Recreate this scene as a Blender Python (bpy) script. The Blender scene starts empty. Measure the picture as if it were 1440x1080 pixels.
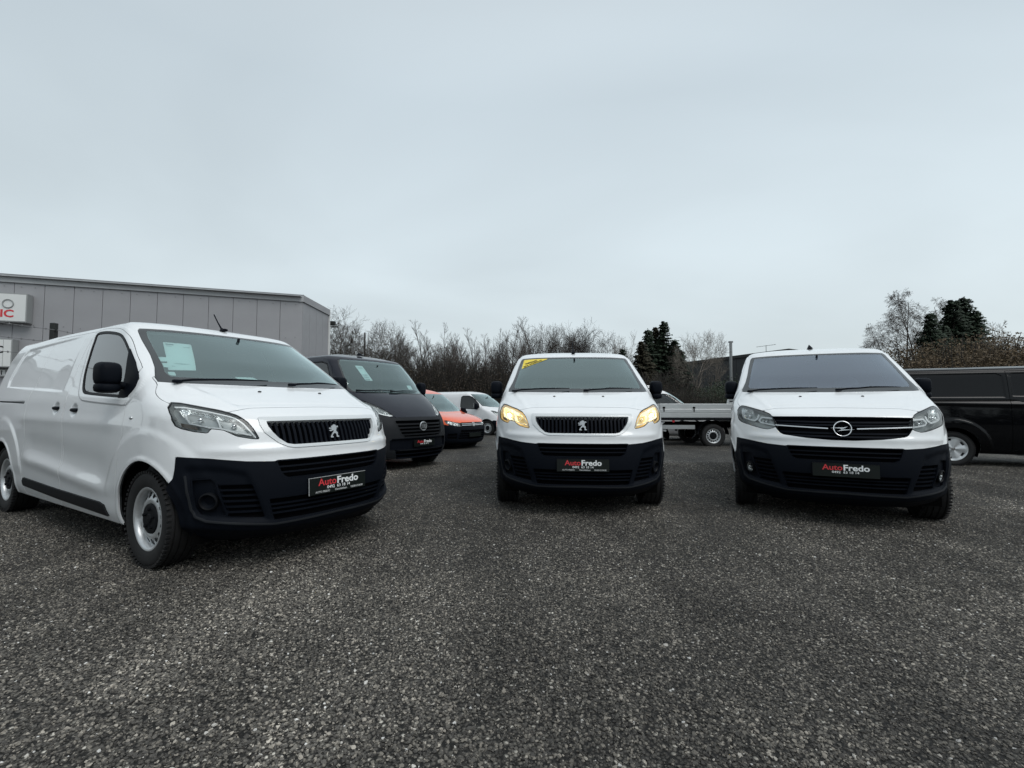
import bpy, bmesh, math, random
import numpy as np
from mathutils import Vector, Matrix, Euler
rnd = random.Random(7)
NP = np.random.RandomState(5)
scene = bpy.context.scene
COL = scene.collection
# ---------------------------------------------------------------- camera
FPX, PITCH, ROLL, CAMH = 651.6, math.radians(2.59), math.radians(.139), 1.14
cam_d = bpy.data.cameras.new('camera'); cam = bpy.data.objects.new('camera', cam_d); COL.objects.link(cam)
cam_d.sensor_fit = 'HORIZONTAL'; cam_d.sensor_width = 36; cam_d.lens = FPX/1440*36
cam_d.clip_start = .05; cam_d.clip_end = 3000
cam.location = (0, 0, CAMH)
cam.rotation_euler = (Matrix.Rotation(math.pi/2+PITCH, 3, 'X') @ Matrix.Rotation(ROLL, 3, 'Z')).to_euler()
scene.camera = cam
# ---------------------------------------------------------------- daylight: overcast sky and a very soft sun
SUN_EL, SUN_AZ = 54., 138.      # azimuth: clockwise from +Y
world = bpy.data.worlds.new('World'); scene.world = world; world.use_nodes = True
wt = world.node_tree; wt.nodes.clear()
def wn(t, **k):
    n = wt.nodes.new(t)
    for a, b in k.items(): setattr(n, a, b)
    return n
w_out = wn('ShaderNodeOutputWorld'); w_bg = wn('ShaderNodeBackground'); w_sky = wn('ShaderNodeTexSky')
w_sky.sky_type = 'NISHITA'; w_sky.sun_disc = False
w_sky.sun_elevation = math.radians(SUN_EL); w_sky.sun_rotation = math.radians(SUN_AZ)
w_sky.air_density = 1.2; w_sky.dust_density = 2.5
w_tc = wn('ShaderNodeTexCoord'); w_sep = wn('ShaderNodeSeparateXYZ')
wt.links.new(w_tc.outputs['Generated'], w_sep.inputs[0])
# clouds: project the direction on a high flat layer, stretched soft noise
w_div = wn('ShaderNodeMath', operation='ADD'); w_div.inputs[1].default_value = .34
w_abs = wn('ShaderNodeMath', operation='ABSOLUTE'); wt.links.new(w_sep.outputs['Z'], w_abs.inputs[0]); wt.links.new(w_abs.outputs[0], w_div.inputs[0])
w_scl = wn('ShaderNodeVectorMath', operation='DIVIDE'); w_cmb = wn('ShaderNodeCombineXYZ')
for i in range(3): wt.links.new(w_div.outputs[0], w_cmb.inputs[i])
wt.links.new(w_tc.outputs['Generated'], w_scl.inputs[0]); wt.links.new(w_cmb.outputs[0], w_scl.inputs[1])
w_map = wn('ShaderNodeMapping'); w_map.inputs['Scale'].default_value = (.5, .8, .8); w_map.inputs['Rotation'].default_value = (0, 0, .25)
wt.links.new(w_scl.outputs[0], w_map.inputs[0])
w_no = wn('ShaderNodeTexNoise'); w_no.inputs['Scale'].default_value = 1.3; w_no.inputs['Detail'].default_value = 5; w_no.inputs['Roughness'].default_value = .45; w_no.inputs['Distortion'].default_value = .4
wt.links.new(w_map.outputs[0], w_no.inputs['Vector'])
w_elev = wn('ShaderNodeValToRGB'); wt.links.new(w_sep.outputs['Z'], w_elev.inputs[0])
e = w_elev.color_ramp.elements
e[0].position = 0.0; e[0].color = (.68, .745, .77, 1)
e[1].position = 1.0; e[1].color = (.72, .775, .81, 1)
for pos, c in ((.10, (.655, .735, .765, 1)), (.30, (.58, .66, .70, 1)), (.55, (.505, .58, .628, 1)), (.70, (.53, .60, .645, 1))):
    q = e.new(pos); q.color = c
w_cr = wn('ShaderNodeMapRange'); w_cr.inputs['From Min'].default_value = .3; w_cr.inputs['From Max'].default_value = .7
w_cr.inputs['To Min'].default_value = .85; w_cr.inputs['To Max'].default_value = 1.12
wt.links.new(w_no.outputs['Fac'], w_cr.inputs[0])
w_mul = wn('ShaderNodeVectorMath', operation='SCALE'); wt.links.new(w_elev.outputs[0], w_mul.inputs[0]); wt.links.new(w_cr.outputs[0], w_mul.inputs['Scale'])
w_sk2 = wn('ShaderNodeVectorMath', operation='SCALE'); w_sk2.inputs['Scale'].default_value = .06
wt.links.new(w_sky.outputs[0], w_sk2.inputs[0])
w_mix = wn('ShaderNodeMixRGB'); w_mix.inputs[0].default_value = .90
wt.links.new(w_sk2.outputs[0], w_mix.inputs[1]); wt.links.new(w_mul.outputs[0], w_mix.inputs[2])
wt.links.new(w_mix.outputs[0], w_bg.inputs[0]); w_bg.inputs[1].default_value = 1.0
wt.links.new(w_bg.outputs[0], w_out.inputs[0])
sun_d = bpy.data.lights.new('sun', 'SUN'); sun = bpy.data.objects.new('sun', sun_d); COL.objects.link(sun)
sun_d.energy = 1.25; sun_d.angle = math.radians(38); sun_d.color = (1, .985, .96)
_a, _e = math.radians(SUN_AZ), math.radians(SUN_EL)
sdir = Vector((math.sin(_a)*math.cos(_e), math.cos(_a)*math.cos(_e), math.sin(_e)))
sun.rotation_euler = sdir.to_track_quat('Z', 'Y').to_euler()
sun.location = (0, 0, 30)
scene.view_settings.view_transform = 'Standard'; scene.view_settings.look = 'None'
scene.view_settings.exposure = 0.25; scene.view_settings.gamma = 1.0; scene.view_settings.use_curve_mapping = False

# ---------------------------------------------------------------- helpers
def at(px, py, Y):
    """the point at distance Y in front of the camera seen at photo pixel px, py (1440 x 1080)"""
    a, b = (px-720)/FPX, (540-py)/FPX
    a, b = a*math.cos(ROLL)-b*math.sin(ROLL), a*math.sin(ROLL)+b*math.cos(ROLL)
    fy = math.cos(PITCH)-b*math.sin(PITCH); fz = math.sin(PITCH)+b*math.cos(PITCH)
    return Vector((a/fy*Y, Y, CAMH+fz/fy*Y))
def ground_z(x, y):
    return -.2*float(smoothf(6, 24, y)) + .012*math.sin(x*1.3+y*.7)*math.sin(y*1.1-x*.4)
def smoothf(a, b, x):
    t = min(max((x-a)/(b-a), 0), 1); return t*t*(3-2*t)
def link(o, parent=None):
    COL.objects.link(o)
    if parent: o.parent = parent
    return o
def tag(o, label=None, cat=None, group=None, kind=None):
    for k, v in (('label', label), ('category', cat), ('group', group), ('kind', kind)):
        if v: o[k] = v
    return o
def empty(name, loc=(0, 0, 0), rz=0., **kw):
    o = bpy.data.objects.new(name, None); link(o); o.location = loc; o.rotation_euler = (0, 0, rz); o.empty_display_size = .2
    return tag(o, **kw)
def mesh(name, V, F, mat, parent=None, N=None, smooth_=False, loc=None):
    V = np.asarray(V, np.float32).reshape(-1, 3)
    me = bpy.data.meshes.new(name)
    if isinstance(F, np.ndarray) and F.ndim == 2:
        k = F.shape[1]; n = len(F)
        me.vertices.add(len(V)); me.vertices.foreach_set('co', V.ravel())
        me.loops.add(n*k); me.loops.foreach_set('vertex_index', F.astype(np.int32).ravel())
        me.polygons.add(n); me.polygons.foreach_set('loop_start', np.arange(0, n*k, k, dtype=np.int32))
        try: me.polygons.foreach_set('loop_total', np.full(n, k, np.int32))
        except Exception: pass
        me.update(calc_edges=True)
    else:
        me.from_pydata([tuple(v) for v in V], [], [tuple(f) for f in F]); me.update()
    if smooth_ or N is not None: me.polygons.foreach_set('use_smooth', np.ones(len(me.polygons), bool))
    if N is not None and len(N) == len(V) and len(V): me.normals_split_custom_set_from_vertices([tuple(v) for v in np.asarray(N, float)])
    for m in (mat if isinstance(mat, (list, tuple)) else [mat]): me.materials.append(m)
    o = bpy.data.objects.new(name, me); link(o, parent)
    if loc is not None: o.location = loc
    return o
class MB:
    """collects simple shapes that become one mesh object"""
    def __init__(s): s.V = []; s.F = []; s.n = 0
    def add(s, V, F):
        s.V += [tuple(v) for v in V]; s.F += [tuple(i+s.n for i in f) for f in F]; s.n += len(V); return s
    def box(s, c, h, rot=None, bevel=0.):
        x, y, z = h
        if bevel:
            b = min(bevel, x*.99, y*.99, z*.99); V = []; idx = {}
            for sx in (-1, 1):
                for sy in (-1, 1):
                    for sz in (-1, 1):
                        for k, p in enumerate(((x, y-b, z-b), (x-b, y, z-b), (x-b, y-b, z))):
                            idx[sx, sy, sz, k] = len(V); V.append((sx*p[0], sy*p[1], sz*p[2]))
            F = []
            for s_ in (-1, 1):
                F.append([idx[s_, a, b_, 0] for a, b_ in ((-1, -1), (1, -1), (1, 1), (-1, 1))][::s_])
                F.append([idx[a, s_, b_, 1] for a, b_ in ((-1, -1), (1, -1), (1, 1), (-1, 1))][::-s_])
                F.append([idx[a, b_, s_, 2] for a, b_ in ((-1, -1), (1, -1), (1, 1), (-1, 1))][::s_])
            for a in (-1, 1):
                for c_ in (-1, 1):
                    F.append([idx[a, c_, -1, 0], idx[a, c_, 1, 0], idx[a, c_, 1, 1], idx[a, c_, -1, 1]][::-a*c_])
                    F.append([idx[a, -1, c_, 0], idx[a, 1, c_, 0], idx[a, 1, c_, 2], idx[a, -1, c_, 2]][::a*c_])
                    F.append([idx[-1, a, c_, 1], idx[1, a, c_, 1], idx[1, a, c_, 2], idx[-1, a, c_, 2]][::-a*c_])
                    for d_ in (-1, 1): F.append([idx[a, c_, d_, k] for k in range(3)][::a*c_*d_])
        else:
            V = [(sx*x, sy*y, sz*z) for sx in (-1, 1) for sy in (-1, 1) for sz in (-1, 1)]
            F = [(0, 1, 3, 2), (4, 6, 7, 5), (0, 4, 5, 1), (2, 3, 7, 6), (0, 2, 6, 4), (1, 5, 7, 3)]
        M = (rot if rot is not None else Matrix.Identity(3))
        V = [M @ Vector(v)+Vector(c) for v in V]
        return s.add(V, F)
    def tube(s, pts, r, n=8, cap=True):
        """tube through pts; r number or list"""
        pts = [Vector(p) for p in pts]; rr = r if hasattr(r, '__len__') else [r]*len(pts); V = []; F = []
        up = None
        for i, p in enumerate(pts):
            t = (pts[min(i+1, len(pts)-1)]-pts[max(i-1, 0)]).normalized()
            if up is None: up = Vector((0, 0, 1)) if abs(t.z) < .9 else Vector((1, 0, 0))
            a = t.cross(up).normalized(); b = a.cross(t).normalized(); up = b
            for k in range(n):
                q = 2*math.pi*k/n; V.append(p+(a*math.cos(q)+b*math.sin(q))*rr[i])
        for i in range(len(pts)-1):
            for k in range(n): F.append((i*n+k, i*n+(k+1) % n, (i+1)*n+(k+1) % n, (i+1)*n+k))
        if cap: F.append(tuple(range(n))[::-1]); F.append(tuple((len(pts)-1)*n+k for k in range(n)))
        return s.add(V, F)
    def lathe(s, prof, n=32, axis='X', c=(0, 0, 0)):
        """prof: (radius, along axis)"""
        V = []; F = []
        for r, h in prof:
            for k in range(n):
                q = 2*math.pi*k/n; a, b = r*math.cos(q), r*math.sin(q)
                v = {'X': (h, a, b), 'Y': (a, h, b), 'Z': (a, b, h)}[axis]
                V.append((v[0]+c[0], v[1]+c[1], v[2]+c[2]))
        for i in range(len(prof)-1):
            for k in range(n): F.append((i*n+k, i*n+(k+1) % n, (i+1)*n+(k+1) % n, (i+1)*n+k))
        return s.add(V, F)
    def prism(s, poly, a, b, axis='Y'):
        """polygon extruded from a to b along an axis"""
        n = len(poly); V = []
        for h in (a, b):
            for p, q in poly: V.append({'X': (h, p, q), 'Y': (p, h, q), 'Z': (p, q, h)}[axis])
        F = [tuple(range(n)), tuple(range(2*n-1, n-1, -1))]+[(i, i+n, (i+1) % n+n, (i+1) % n) for i in range(n)]
        return s.add(V, F)
    def build(s, name, mat, parent=None, smooth_=False, auto=None, loc=None):
        me = bpy.data.meshes.new(name); me.from_pydata(s.V, [], s.F); me.update()
        bm = bmesh.new(); bm.from_mesh(me); bmesh.ops.recalc_face_normals(bm, faces=bm.faces)
        bm.to_mesh(me); bm.free()
        if smooth_: me.polygons.foreach_set('use_smooth', np.ones(len(me.polygons), bool))
        if smooth_ and auto: me.set_sharp_from_angle(angle=math.radians(auto))
        me.materials.append(mat)
        o = bpy.data.objects.new(name, me); link(o, parent)
        if loc is not None: o.location = loc
        return o
def copy_tree(o, parent=None):
    c = o.copy(); COL.objects.link(c); c.parent = parent
    for ch in list(o.children): copy_tree(ch, c)
    return c
# ---------------------------------------------------------------- materials
def pmat(name, col, rough=.5, metal=0., coat=0., spec=.5, bump=None, var=None, emis=None, rvar=None, coat_rough=.04, coord='Object'):
    m = bpy.data.materials.new(name); m.use_nodes = True; t = m.node_tree; b = t.nodes['Principled BSDF']
    b.inputs['Base Color'].default_value = (*col, 1); b.inputs['Roughness'].default_value = rough; b.inputs['Metallic'].default_value = metal
    b.inputs['Coat Weight'].default_value = coat; b.inputs['Coat Roughness'].default_value = coat_rough; b.inputs['Specular IOR Level'].default_value = spec
    tc = t.nodes.new('ShaderNodeTexCoord')
    if var:   # (scale, amount): brightness variation
        n = t.nodes.new('ShaderNodeTexNoise'); n.inputs['Scale'].default_value = var[0]; n.inputs['Detail'].default_value = 6; n.inputs['Roughness'].default_value = .6
        t.links.new(tc.outputs[coord], n.inputs['Vector'])
        r = t.nodes.new('ShaderNodeMapRange'); r.inputs['From Min'].default_value = .3; r.inputs['From Max'].default_value = .7
        r.inputs['To Min'].default_value = 1-var[1]; r.inputs['To Max'].default_value = 1+var[1]
        t.links.new(n.outputs['Fac'], r.inputs[0])
        s = t.nodes.new('ShaderNodeVectorMath'); s.operation = 'SCALE'; s.inputs[0].default_value = col
        t.links.new(r.outputs[0], s.inputs['Scale']); t.links.new(s.outputs[0], b.inputs['Base Color'])
    if rvar:
        n = t.nodes.new('ShaderNodeTexNoise'); n.inputs['Scale'].default_value = rvar[0]; n.inputs['Detail'].default_value = 5
        t.links.new(tc.outputs[coord], n.inputs['Vector'])
        r = t.nodes.new('ShaderNodeMapRange'); r.inputs['To Min'].default_value = max(0, rough-rvar[1]); r.inputs['To Max'].default_value = rough+rvar[1]
        t.links.new(n.outputs['Fac'], r.inputs[0]); t.links.new(r.outputs[0], b.inputs['Roughness'])
    if bump:  # (scale, strength, distance)
        n = t.nodes.new('ShaderNodeTexNoise'); n.inputs['Scale'].default_value = bump[0]; n.inputs['Detail'].default_value = 3
        t.links.new(tc.outputs[coord], n.inputs['Vector'])
        k = t.nodes.new('ShaderNodeBump'); k.inputs['Strength'].default_value = bump[1]; k.inputs['Distance'].default_value = bump[2]
        t.links.new(n.outputs['Fac'], k.inputs['Height']); t.links.new(k.outputs[0], b.inputs['Normal'])
    if emis: b.inputs['Emission Color'].default_value = (*emis[0], 1); b.inputs['Emission Strength'].default_value = emis[1]
    return m
def glass_mat(name, tint=(.55, .62, .62), ior=1.5, rough=.0, gain=1., film=0., film_col=(.4, .45, .45), refl=(1, 1, 1)):
    """thin pane: fresnel mirror over a tinted clear sheet, with an optional diffuse film: painted sky haze plus glass tint"""
    m = bpy.data.materials.new(name); m.use_nodes = True; t = m.node_tree; t.nodes.clear()
    o = t.nodes.new('ShaderNodeOutputMaterial'); mx = t.nodes.new('ShaderNodeMixShader'); tr = t.nodes.new('ShaderNodeBsdfTransparent'); gl = t.nodes.new('ShaderNodeBsdfGlossy')
    fr = t.nodes.new('ShaderNodeFresnel'); fr.inputs[0].default_value = ior
    tr.inputs[0].default_value = (*tint, 1); gl.inputs['Roughness'].default_value = rough; gl.inputs[0].default_value = (*refl, 1)
    mu = t.nodes.new('ShaderNodeMath'); mu.operation = 'MULTIPLY'; mu.inputs[1].default_value = gain; mu.use_clamp = True
    t.links.new(fr.outputs[0], mu.inputs[0]); t.links.new(mu.outputs[0], mx.inputs[0])
    src = tr
    if film:
        df = t.nodes.new('ShaderNodeBsdfDiffuse'); df.inputs[0].default_value = (*film_col, 1)  # diffuse layer paints hazy sky reflection onto the pane
        m2 = t.nodes.new('ShaderNodeMixShader'); m2.inputs[0].default_value = film
        t.links.new(tr.outputs[0], m2.inputs[1]); t.links.new(df.outputs[0], m2.inputs[2]); src = m2
    t.links.new(src.outputs[0], mx.inputs[1]); t.links.new(gl.outputs[0], mx.inputs[2]); t.links.new(mx.outputs[0], o.inputs[0])
    return m
M = {}
M['white'] = pmat('white_paint', (.79, .81, .82), .36, coat=1., rvar=(3, .06), var=(1.7, .022), coat_rough=.025)
M['white2'] = pmat('white_paint_older', (.72, .73, .74), .42, coat=.7, coat_rough=.12, var=(2.5, .04))
M['orange'] = pmat('orange_paint', (.80, .115, .03), .4, coat=1.)
M['navy'] = pmat('dark_metallic_paint', (.007, .009, .017), .6, coat=.75, spec=.04)
M['blackp'] = pmat('black_paint', (.0015, .0018, .0026), .6, coat=.5, spec=.03)
M['plastic'] = pmat('black_bumper_plastic', (.0045, .0062, .010), .58, spec=.075, bump=(900, .12, .001), rvar=(6, .06))
M['plastic2'] = pmat('dark_trim_plastic', (.008, .009, .011), .5, spec=.12, bump=(700, .1, .001))
M['greyplastic'] = pmat('grey_bumper_plastic', (.018, .020, .023), .55, spec=.12, bump=(700, .1, .001), var=(4, .1))
M['glossblack'] = pmat('gloss_black_trim', (.008, .009, .01), .12)
M['frit'] = pmat('black_ceramic_edge', (.02, .024, .026), .08, spec=.8)
M['dark'] = pmat('recess_black', (.003, .003, .004), .9, spec=.05)
M['under'] = pmat('underbody_black', (.005, .005, .005), .9, spec=.05)
M['silver'] = pmat('satin_silver', (.62, .64, .65), .28, metal=.75)
M['chrome'] = pmat('chrome', (.85, .86, .87), .08, metal=1.)
M['emblem'] = pmat('emblem_metal', (.50, .51, .52), .25, metal=.9)
M['frame'] = pmat('grille_surround', (.62, .65, .66), .3, coat=.6)
M['rim'] = pmat('silver_steel_rim', (.55, .57, .58), .33, metal=.55, var=(25, .08))
M['rimcap'] = pmat('wheel_cap_silver', (.60, .62, .63), .35, metal=.4)
M['tyre'] = pmat('tyre_rubber', (.0065, .0065, .007), .75, bump=(220, .25, .002), var=(9, .25))
M['ws'] = glass_mat('windscreen_glass', (.60, .74, .73), 1.52, gain=1.9, film=.11, film_col=(.36, .52, .53), refl=(.86, 1., .99))
M['ws_blue'] = glass_mat('windscreen_glass_bluish', (.50, .60, .72), 1.52, gain=2.1, film=.12, film_col=(.36, .46, .64), refl=(.86, .93, 1.))
M['ws_dark'] = glass_mat('side_glass', (.50, .56, .56), 1.52, gain=1.5)
M['ws_tint'] = glass_mat('tinted_glass', (.07, .08, .08), 1.5, gain=1.3)
M['lens'] = glass_mat('headlight_lens', (.93, .95, .95), 1.49, gain=.9)
M['reflector'] = pmat('headlight_reflector', (.74, .76, .76), .14, metal=1., bump=(45, .55, .02))
M['hlwarm'] = pmat('lit_housing', (.62, .50, .28), .3, metal=.3, emis=((1., .72, .30), .14))
M['hlhouse'] = pmat('headlight_housing', (.42, .44, .44), .3, metal=.35)
M['drl'] = pmat('daytime_light_strip', (.92, .94, .95), .3, coat=.5)
M['lampwarm'] = pmat('lit_lamp_warm', (.9, .75, .35), .3, emis=((1., .73, .28), 1.15), bump=(60, .5, .02))
M['lampwhite'] = pmat('lit_bulb', (1, .95, .7), .3, emis=((1., .88, .55), 14.0))
M['amber'] = pmat('smoked_indicator', (.13, .10, .075), .2)
M['interior'] = pmat('cabin_dark_trim', (.085, .092, .095), .6)
M['bulk'] = pmat('cabin_bulkhead', (.11, .12, .12), .7)
M['seat'] = pmat('seat_fabric', (.15, .16, .17), .9)
M['paper'] = pmat('white_paper', (.80, .84, .84), .7)
M['print'] = pmat('grey_print', (.25, .3, .32), .7)
M['yellow'] = pmat('yellow_sticker', (.80, .62, .06), .5)
M['ink'] = pmat('black_print', (.02, .02, .02), .6)
M['plate'] = pmat('black_plate', (.006, .009, .008), .3, spec=.3)
M['red'] = pmat('red_lettering', (.62, .04, .05), .5)
M['whitetext'] = pmat('white_lettering', (.82, .84, .84), .5)
M['greytext'] = pmat('small_grey_lettering', (.42, .43, .43), .5)
def reflector_lit():
    m = bpy.data.materials.new('lit_reflector'); m.use_nodes = True; t = m.node_tree; b = t.nodes['Principled BSDF']
    b.inputs['Base Color'].default_value = (.8, .7, .45, 1); b.inputs['Metallic'].default_value = .8; b.inputs['Roughness'].default_value = .25
    tc = t.nodes.new('ShaderNodeTexCoord'); n = t.nodes.new('ShaderNodeTexNoise'); n.inputs['Scale'].default_value = 26; n.inputs['Detail'].default_value = 2
    t.links.new(tc.outputs['Object'], n.inputs['Vector'])
    r = t.nodes.new('ShaderNodeValToRGB'); t.links.new(n.outputs['Fac'], r.inputs[0])
    r.color_ramp.elements[0].position = .38; r.color_ramp.elements[0].color = (.34, .19, .06, 1)
    r.color_ramp.elements[1].position = .62; r.color_ramp.elements[1].color = (1, .90, .50, 1)
    t.links.new(r.outputs[0], b.inputs['Emission Color']); b.inputs['Emission Strength'].default_value = 1.1
    k = t.nodes.new('ShaderNodeBump'); k.inputs['Strength'].default_value = .5; k.inputs['Distance'].default_value = .02
    t.links.new(n.outputs['Fac'], k.inputs['Height']); t.links.new(k.outputs[0], b.inputs['Normal'])
    return m
M['reflit'] = reflector_lit()
# ---------------------------------------------------------------- vehicle shell: a lofted body surface that panels are cut from
def hermite(V, ts):
    """smooth interpolation of knot rows V (n,k) at parameters ts (in knot index units)"""
    V = np.asarray(V, float); n = len(V)
    D = np.vstack([V[0:1], V, V[-1:]])
    seg = np.maximum(np.linalg.norm(np.diff(V[:, :4], axis=0), axis=1), 1e-4)
    T = np.zeros_like(V)
    for i in range(n):
        if i == 0: T[i] = (V[1]-V[0])/seg[0]
        elif i == n-1: T[i] = (V[-1]-V[-2])/seg[-1]
        else:
            a, b = seg[i-1], seg[i]
            T[i] = ((V[i]-V[i-1])/a*b + (V[i+1]-V[i])/b*a)/(a+b)
    k = np.clip(np.floor(ts).astype(int), 0, n-2); f = (ts-k)[:, None]; h = seg[k][:, None]
    return ((2*f**3-3*f**2+1)*V[k] + (f**3-2*f**2+f)*h*T[k] + (-2*f**3+3*f**2)*V[k+1] + (f**3-f**2)*h*T[k+1])

class Shell:
    """knots: rows (front d, front z, side half width, side z, rear d, rear z, nose length)"""
    def __init__(s, knots, res=.015, side_res=.03, nose=(2.7, 2.2), crown=.055, spine=(.5, .5), disp=None, zpow=2.5, rearL=.2, flat=0.):
        K = np.array(knots, float)
        ts = []
        for i in range(len(K)-1):
            L = max(np.hypot(K[i+1, 0]-K[i, 0], K[i+1, 1]-K[i, 1]), np.hypot(K[i+1, 2]-K[i, 2], K[i+1, 3]-K[i, 3]))
            n = max(1, int(math.ceil(L/res)))
            ts += [i+j/n for j in range(n)]
        ts.append(len(K)-1.0)
        R = hermite(K, np.array(ts))
        nn = int(1.25*K[:, 2].max()/res); nside = int((K[:, 4].max())/side_res); nr = int(K[:, 2].max()/max(.05, side_res)) + 8
        ph = np.linspace(0, math.pi/2, 400)
        rows = []
        for r in R:
            d0, zf, w, zs, d1, zr, L = r
            x = w*np.sin(ph)**(2/nose[0]); d = d0+L*(1-np.cos(ph)**(2/nose[1]))
            if flat: d = d - flat*L*np.sin(2*ph)**2*.25
            al = np.concatenate([[0], np.cumsum(np.hypot(np.diff(x), np.diff(d)))])
            q = np.linspace(0, 1, nn+1)
            q = np.interp(q, [0, .5, 1], [0, .5, 1])*al[-1]
            xa = np.interp(q, al, x); da = np.interp(q, al, d)
            za = zf+(zs-zf)*(xa/w)**zpow
            dl = np.linspace(da[-1], d1-rearL, nside+1)[1:]
            xl = np.full(nside, w) - .02*w*smooth(d1-1.2, d1, dl); zl = np.full(nside, zs)
            zl = zs+(zr-zs)*smooth(d1-1.5, d1-rearL, dl)
            x2 = xl[-1]*np.cos(ph)**(2/5.); d2 = d1-rearL+rearL*np.sin(ph)**(2/3.)
            al2 = np.concatenate([[0], np.cumsum(np.hypot(np.diff(x2), np.diff(d2)))])
            q2 = np.linspace(0, 1, nr+1)[1:]*al2[-1]
            xb = np.interp(q2, al2, x2); db = np.interp(q2, al2, d2)
            rows.append((np.concatenate([xa, xl, xb]), np.concatenate([da, dl, db]), np.concatenate([za, zl, np.full(nr, zr)])))
        X = np.array([r[0] for r in rows]); D = np.array([r[1] for r in rows]); Z = np.array([r[2] for r in rows])
        m = 16
        x0, dd0, z0 = X[-1], D[-1], Z[-1]
        cl = np.clip(dd0, dd0[0]+spine[0], dd0[-1]-spine[1])
        for j in range(1, m+1):
            qq = j/m; qq = qq*(.55+.45*qq)
            X = np.vstack([X, x0*(1-qq)]); D = np.vstack([D, dd0+(cl-dd0)*qq]); Z = np.vstack([Z, z0+crown*(1-(1-qq)**2)])
        s.P = np.stack([X, D, Z], -1); s.nn = nn; s.nside = nside
        s.ncols = X.shape[1]; s.nrows = X.shape[0]; s.nreg = len(R)
        s.U = np.concatenate([np.zeros((s.nrows, 1)), np.cumsum(np.linalg.norm(np.diff(s.P[..., :2], axis=1), axis=2), axis=1)], 1)
        s.col = np.tile(np.arange(s.ncols), (s.nrows, 1)); s.row = np.tile(np.arange(s.nrows)[:, None], (1, s.ncols))
        s.normals()
        if disp is not None:
            for f in (disp if isinstance(disp, (list, tuple)) else [disp]):
                q = f(s)[..., None]*s.N
                s.P = s.P+q
                s.P[:, 0, 0] = 0; s.P[:, -1, 0] = 0
            s.normals()
    def normals(s):
        P = s.P
        def ext(A, axis, sym):
            A = np.moveaxis(A, axis, 0)
            if sym:
                a = A[1].copy(); a[..., 0] *= -1; b = A[-2].copy(); b[..., 0] *= -1
            else:
                a = 2*A[0]-A[1]; b = 2*A[-1]-A[-2]
            return np.moveaxis(np.concatenate([a[None], A, b[None]]), 0, axis)
        E = ext(P, 1, True); du = E[:, 2:]-E[:, :-2]
        F = ext(P, 0, False); dv = F[2:]-F[:-2]
        b = P[-2].copy(); b[..., 0] *= -1; dv[-1] = b-P[-2]
        dv[-1, :, 2] = 0
        N = np.cross(du, dv); N /= np.maximum(np.linalg.norm(N, axis=-1, keepdims=True), 1e-12)
        bad = np.linalg.norm(N, axis=-1) < .5
        N[bad] = (0, 0, 1)
        # orient outward (x right, d backward, z up)
        sgn = np.sign(N[s.nreg//2, s.nn+s.nside//2, 0])
        s.N = N*sgn
        s.N[-1] = (0, 0, 1)
        s.flip = sgn < 0

    def fine(s, k, r0, r1, c0, c1):
        """finer copy of part of the surface, for thin pieces"""
        o = Shell.__new__(Shell); o.flip = s.flip
        def up(A):
            A = A[r0:r1, c0:c1]; n, m = A.shape[:2]
            ti = np.linspace(0, n-1, (n-1)*k+1); i = np.minimum(ti.astype(int), n-2); f = (ti-i).reshape((-1, 1)+(1,)*(A.ndim-2))
            B = A[i]*(1-f)+A[i+1]*f
            tj = np.linspace(0, m-1, (m-1)*k+1); j = np.minimum(tj.astype(int), m-2); f = (tj-j).reshape((1, -1)+(1,)*(A.ndim-2))
            return B[:, j]*(1-f)+B[:, j+1]*f
        o.P = up(s.P); o.N = up(s.N); o.N /= np.linalg.norm(o.N, axis=-1, keepdims=True)+1e-12
        o.U = up(s.U); o.row = up(s.row.astype(float)); o.col = up(s.col.astype(float)); o.nn = s.nn; o.nside = s.nside; o.nreg = s.nreg
        return o
    # ---- coordinates used by the outlines
    x = property(lambda s: s.P[..., 0]); d = property(lambda s: s.P[..., 1]); z = property(lambda s: s.P[..., 2]); u = property(lambda s: s.U)

    def cut(s, F, off=0., skirt=0., mirror=True, side=1, window=None):
        """part of the surface where F<0, pushed out by off, its cut edge turned in by skirt; returns (verts, normals, faces)"""
        nr, nc = F.shape
        idx = np.arange(nr*nc).reshape(nr, nc)
        a = idx[:-1, :-1]; b = idx[:-1, 1:]; c = idx[1:, 1:]; e = idx[1:, :-1]
        T = np.concatenate([np.stack([a, b, c], -1).reshape(-1, 3), np.stack([a, c, e], -1).reshape(-1, 3)])
        f = F.ravel().copy(); f[np.abs(f) < 1e-5] = 1e-5
        P = s.P.reshape(-1, 3)+off*s.N.reshape(-1, 3) if np.isscalar(off) else s.P.reshape(-1, 3)+off.reshape(-1, 1)*s.N.reshape(-1, 3)
        N = s.N.reshape(-1, 3)
        ins = f < 0
        cnt = ins[T].sum(1)
        full = T[cnt == 3]
        keys_f = full.astype(np.int64)
        M = len(f)
        tris = [np.stack([keys_f, keys_f], -1)]     # each vertex as an (i,j) pair, i==j for grid vertices
        edges = []
        one = T[cnt == 1]
        if len(one):
            k = ins[one].argmax(1); r = np.arange(len(one))
            A, B, Cc = one[r, k], one[r, (k+1) % 3], one[r, (k+2) % 3]
            tris.append(np.stack([np.stack([A, A], -1), np.stack([A, B], -1), np.stack([A, Cc], -1)], 1))
            edges.append(np.stack([np.stack([A, B], -1), np.stack([A, Cc], -1)], 1))
        two = T[cnt == 2]
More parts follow.
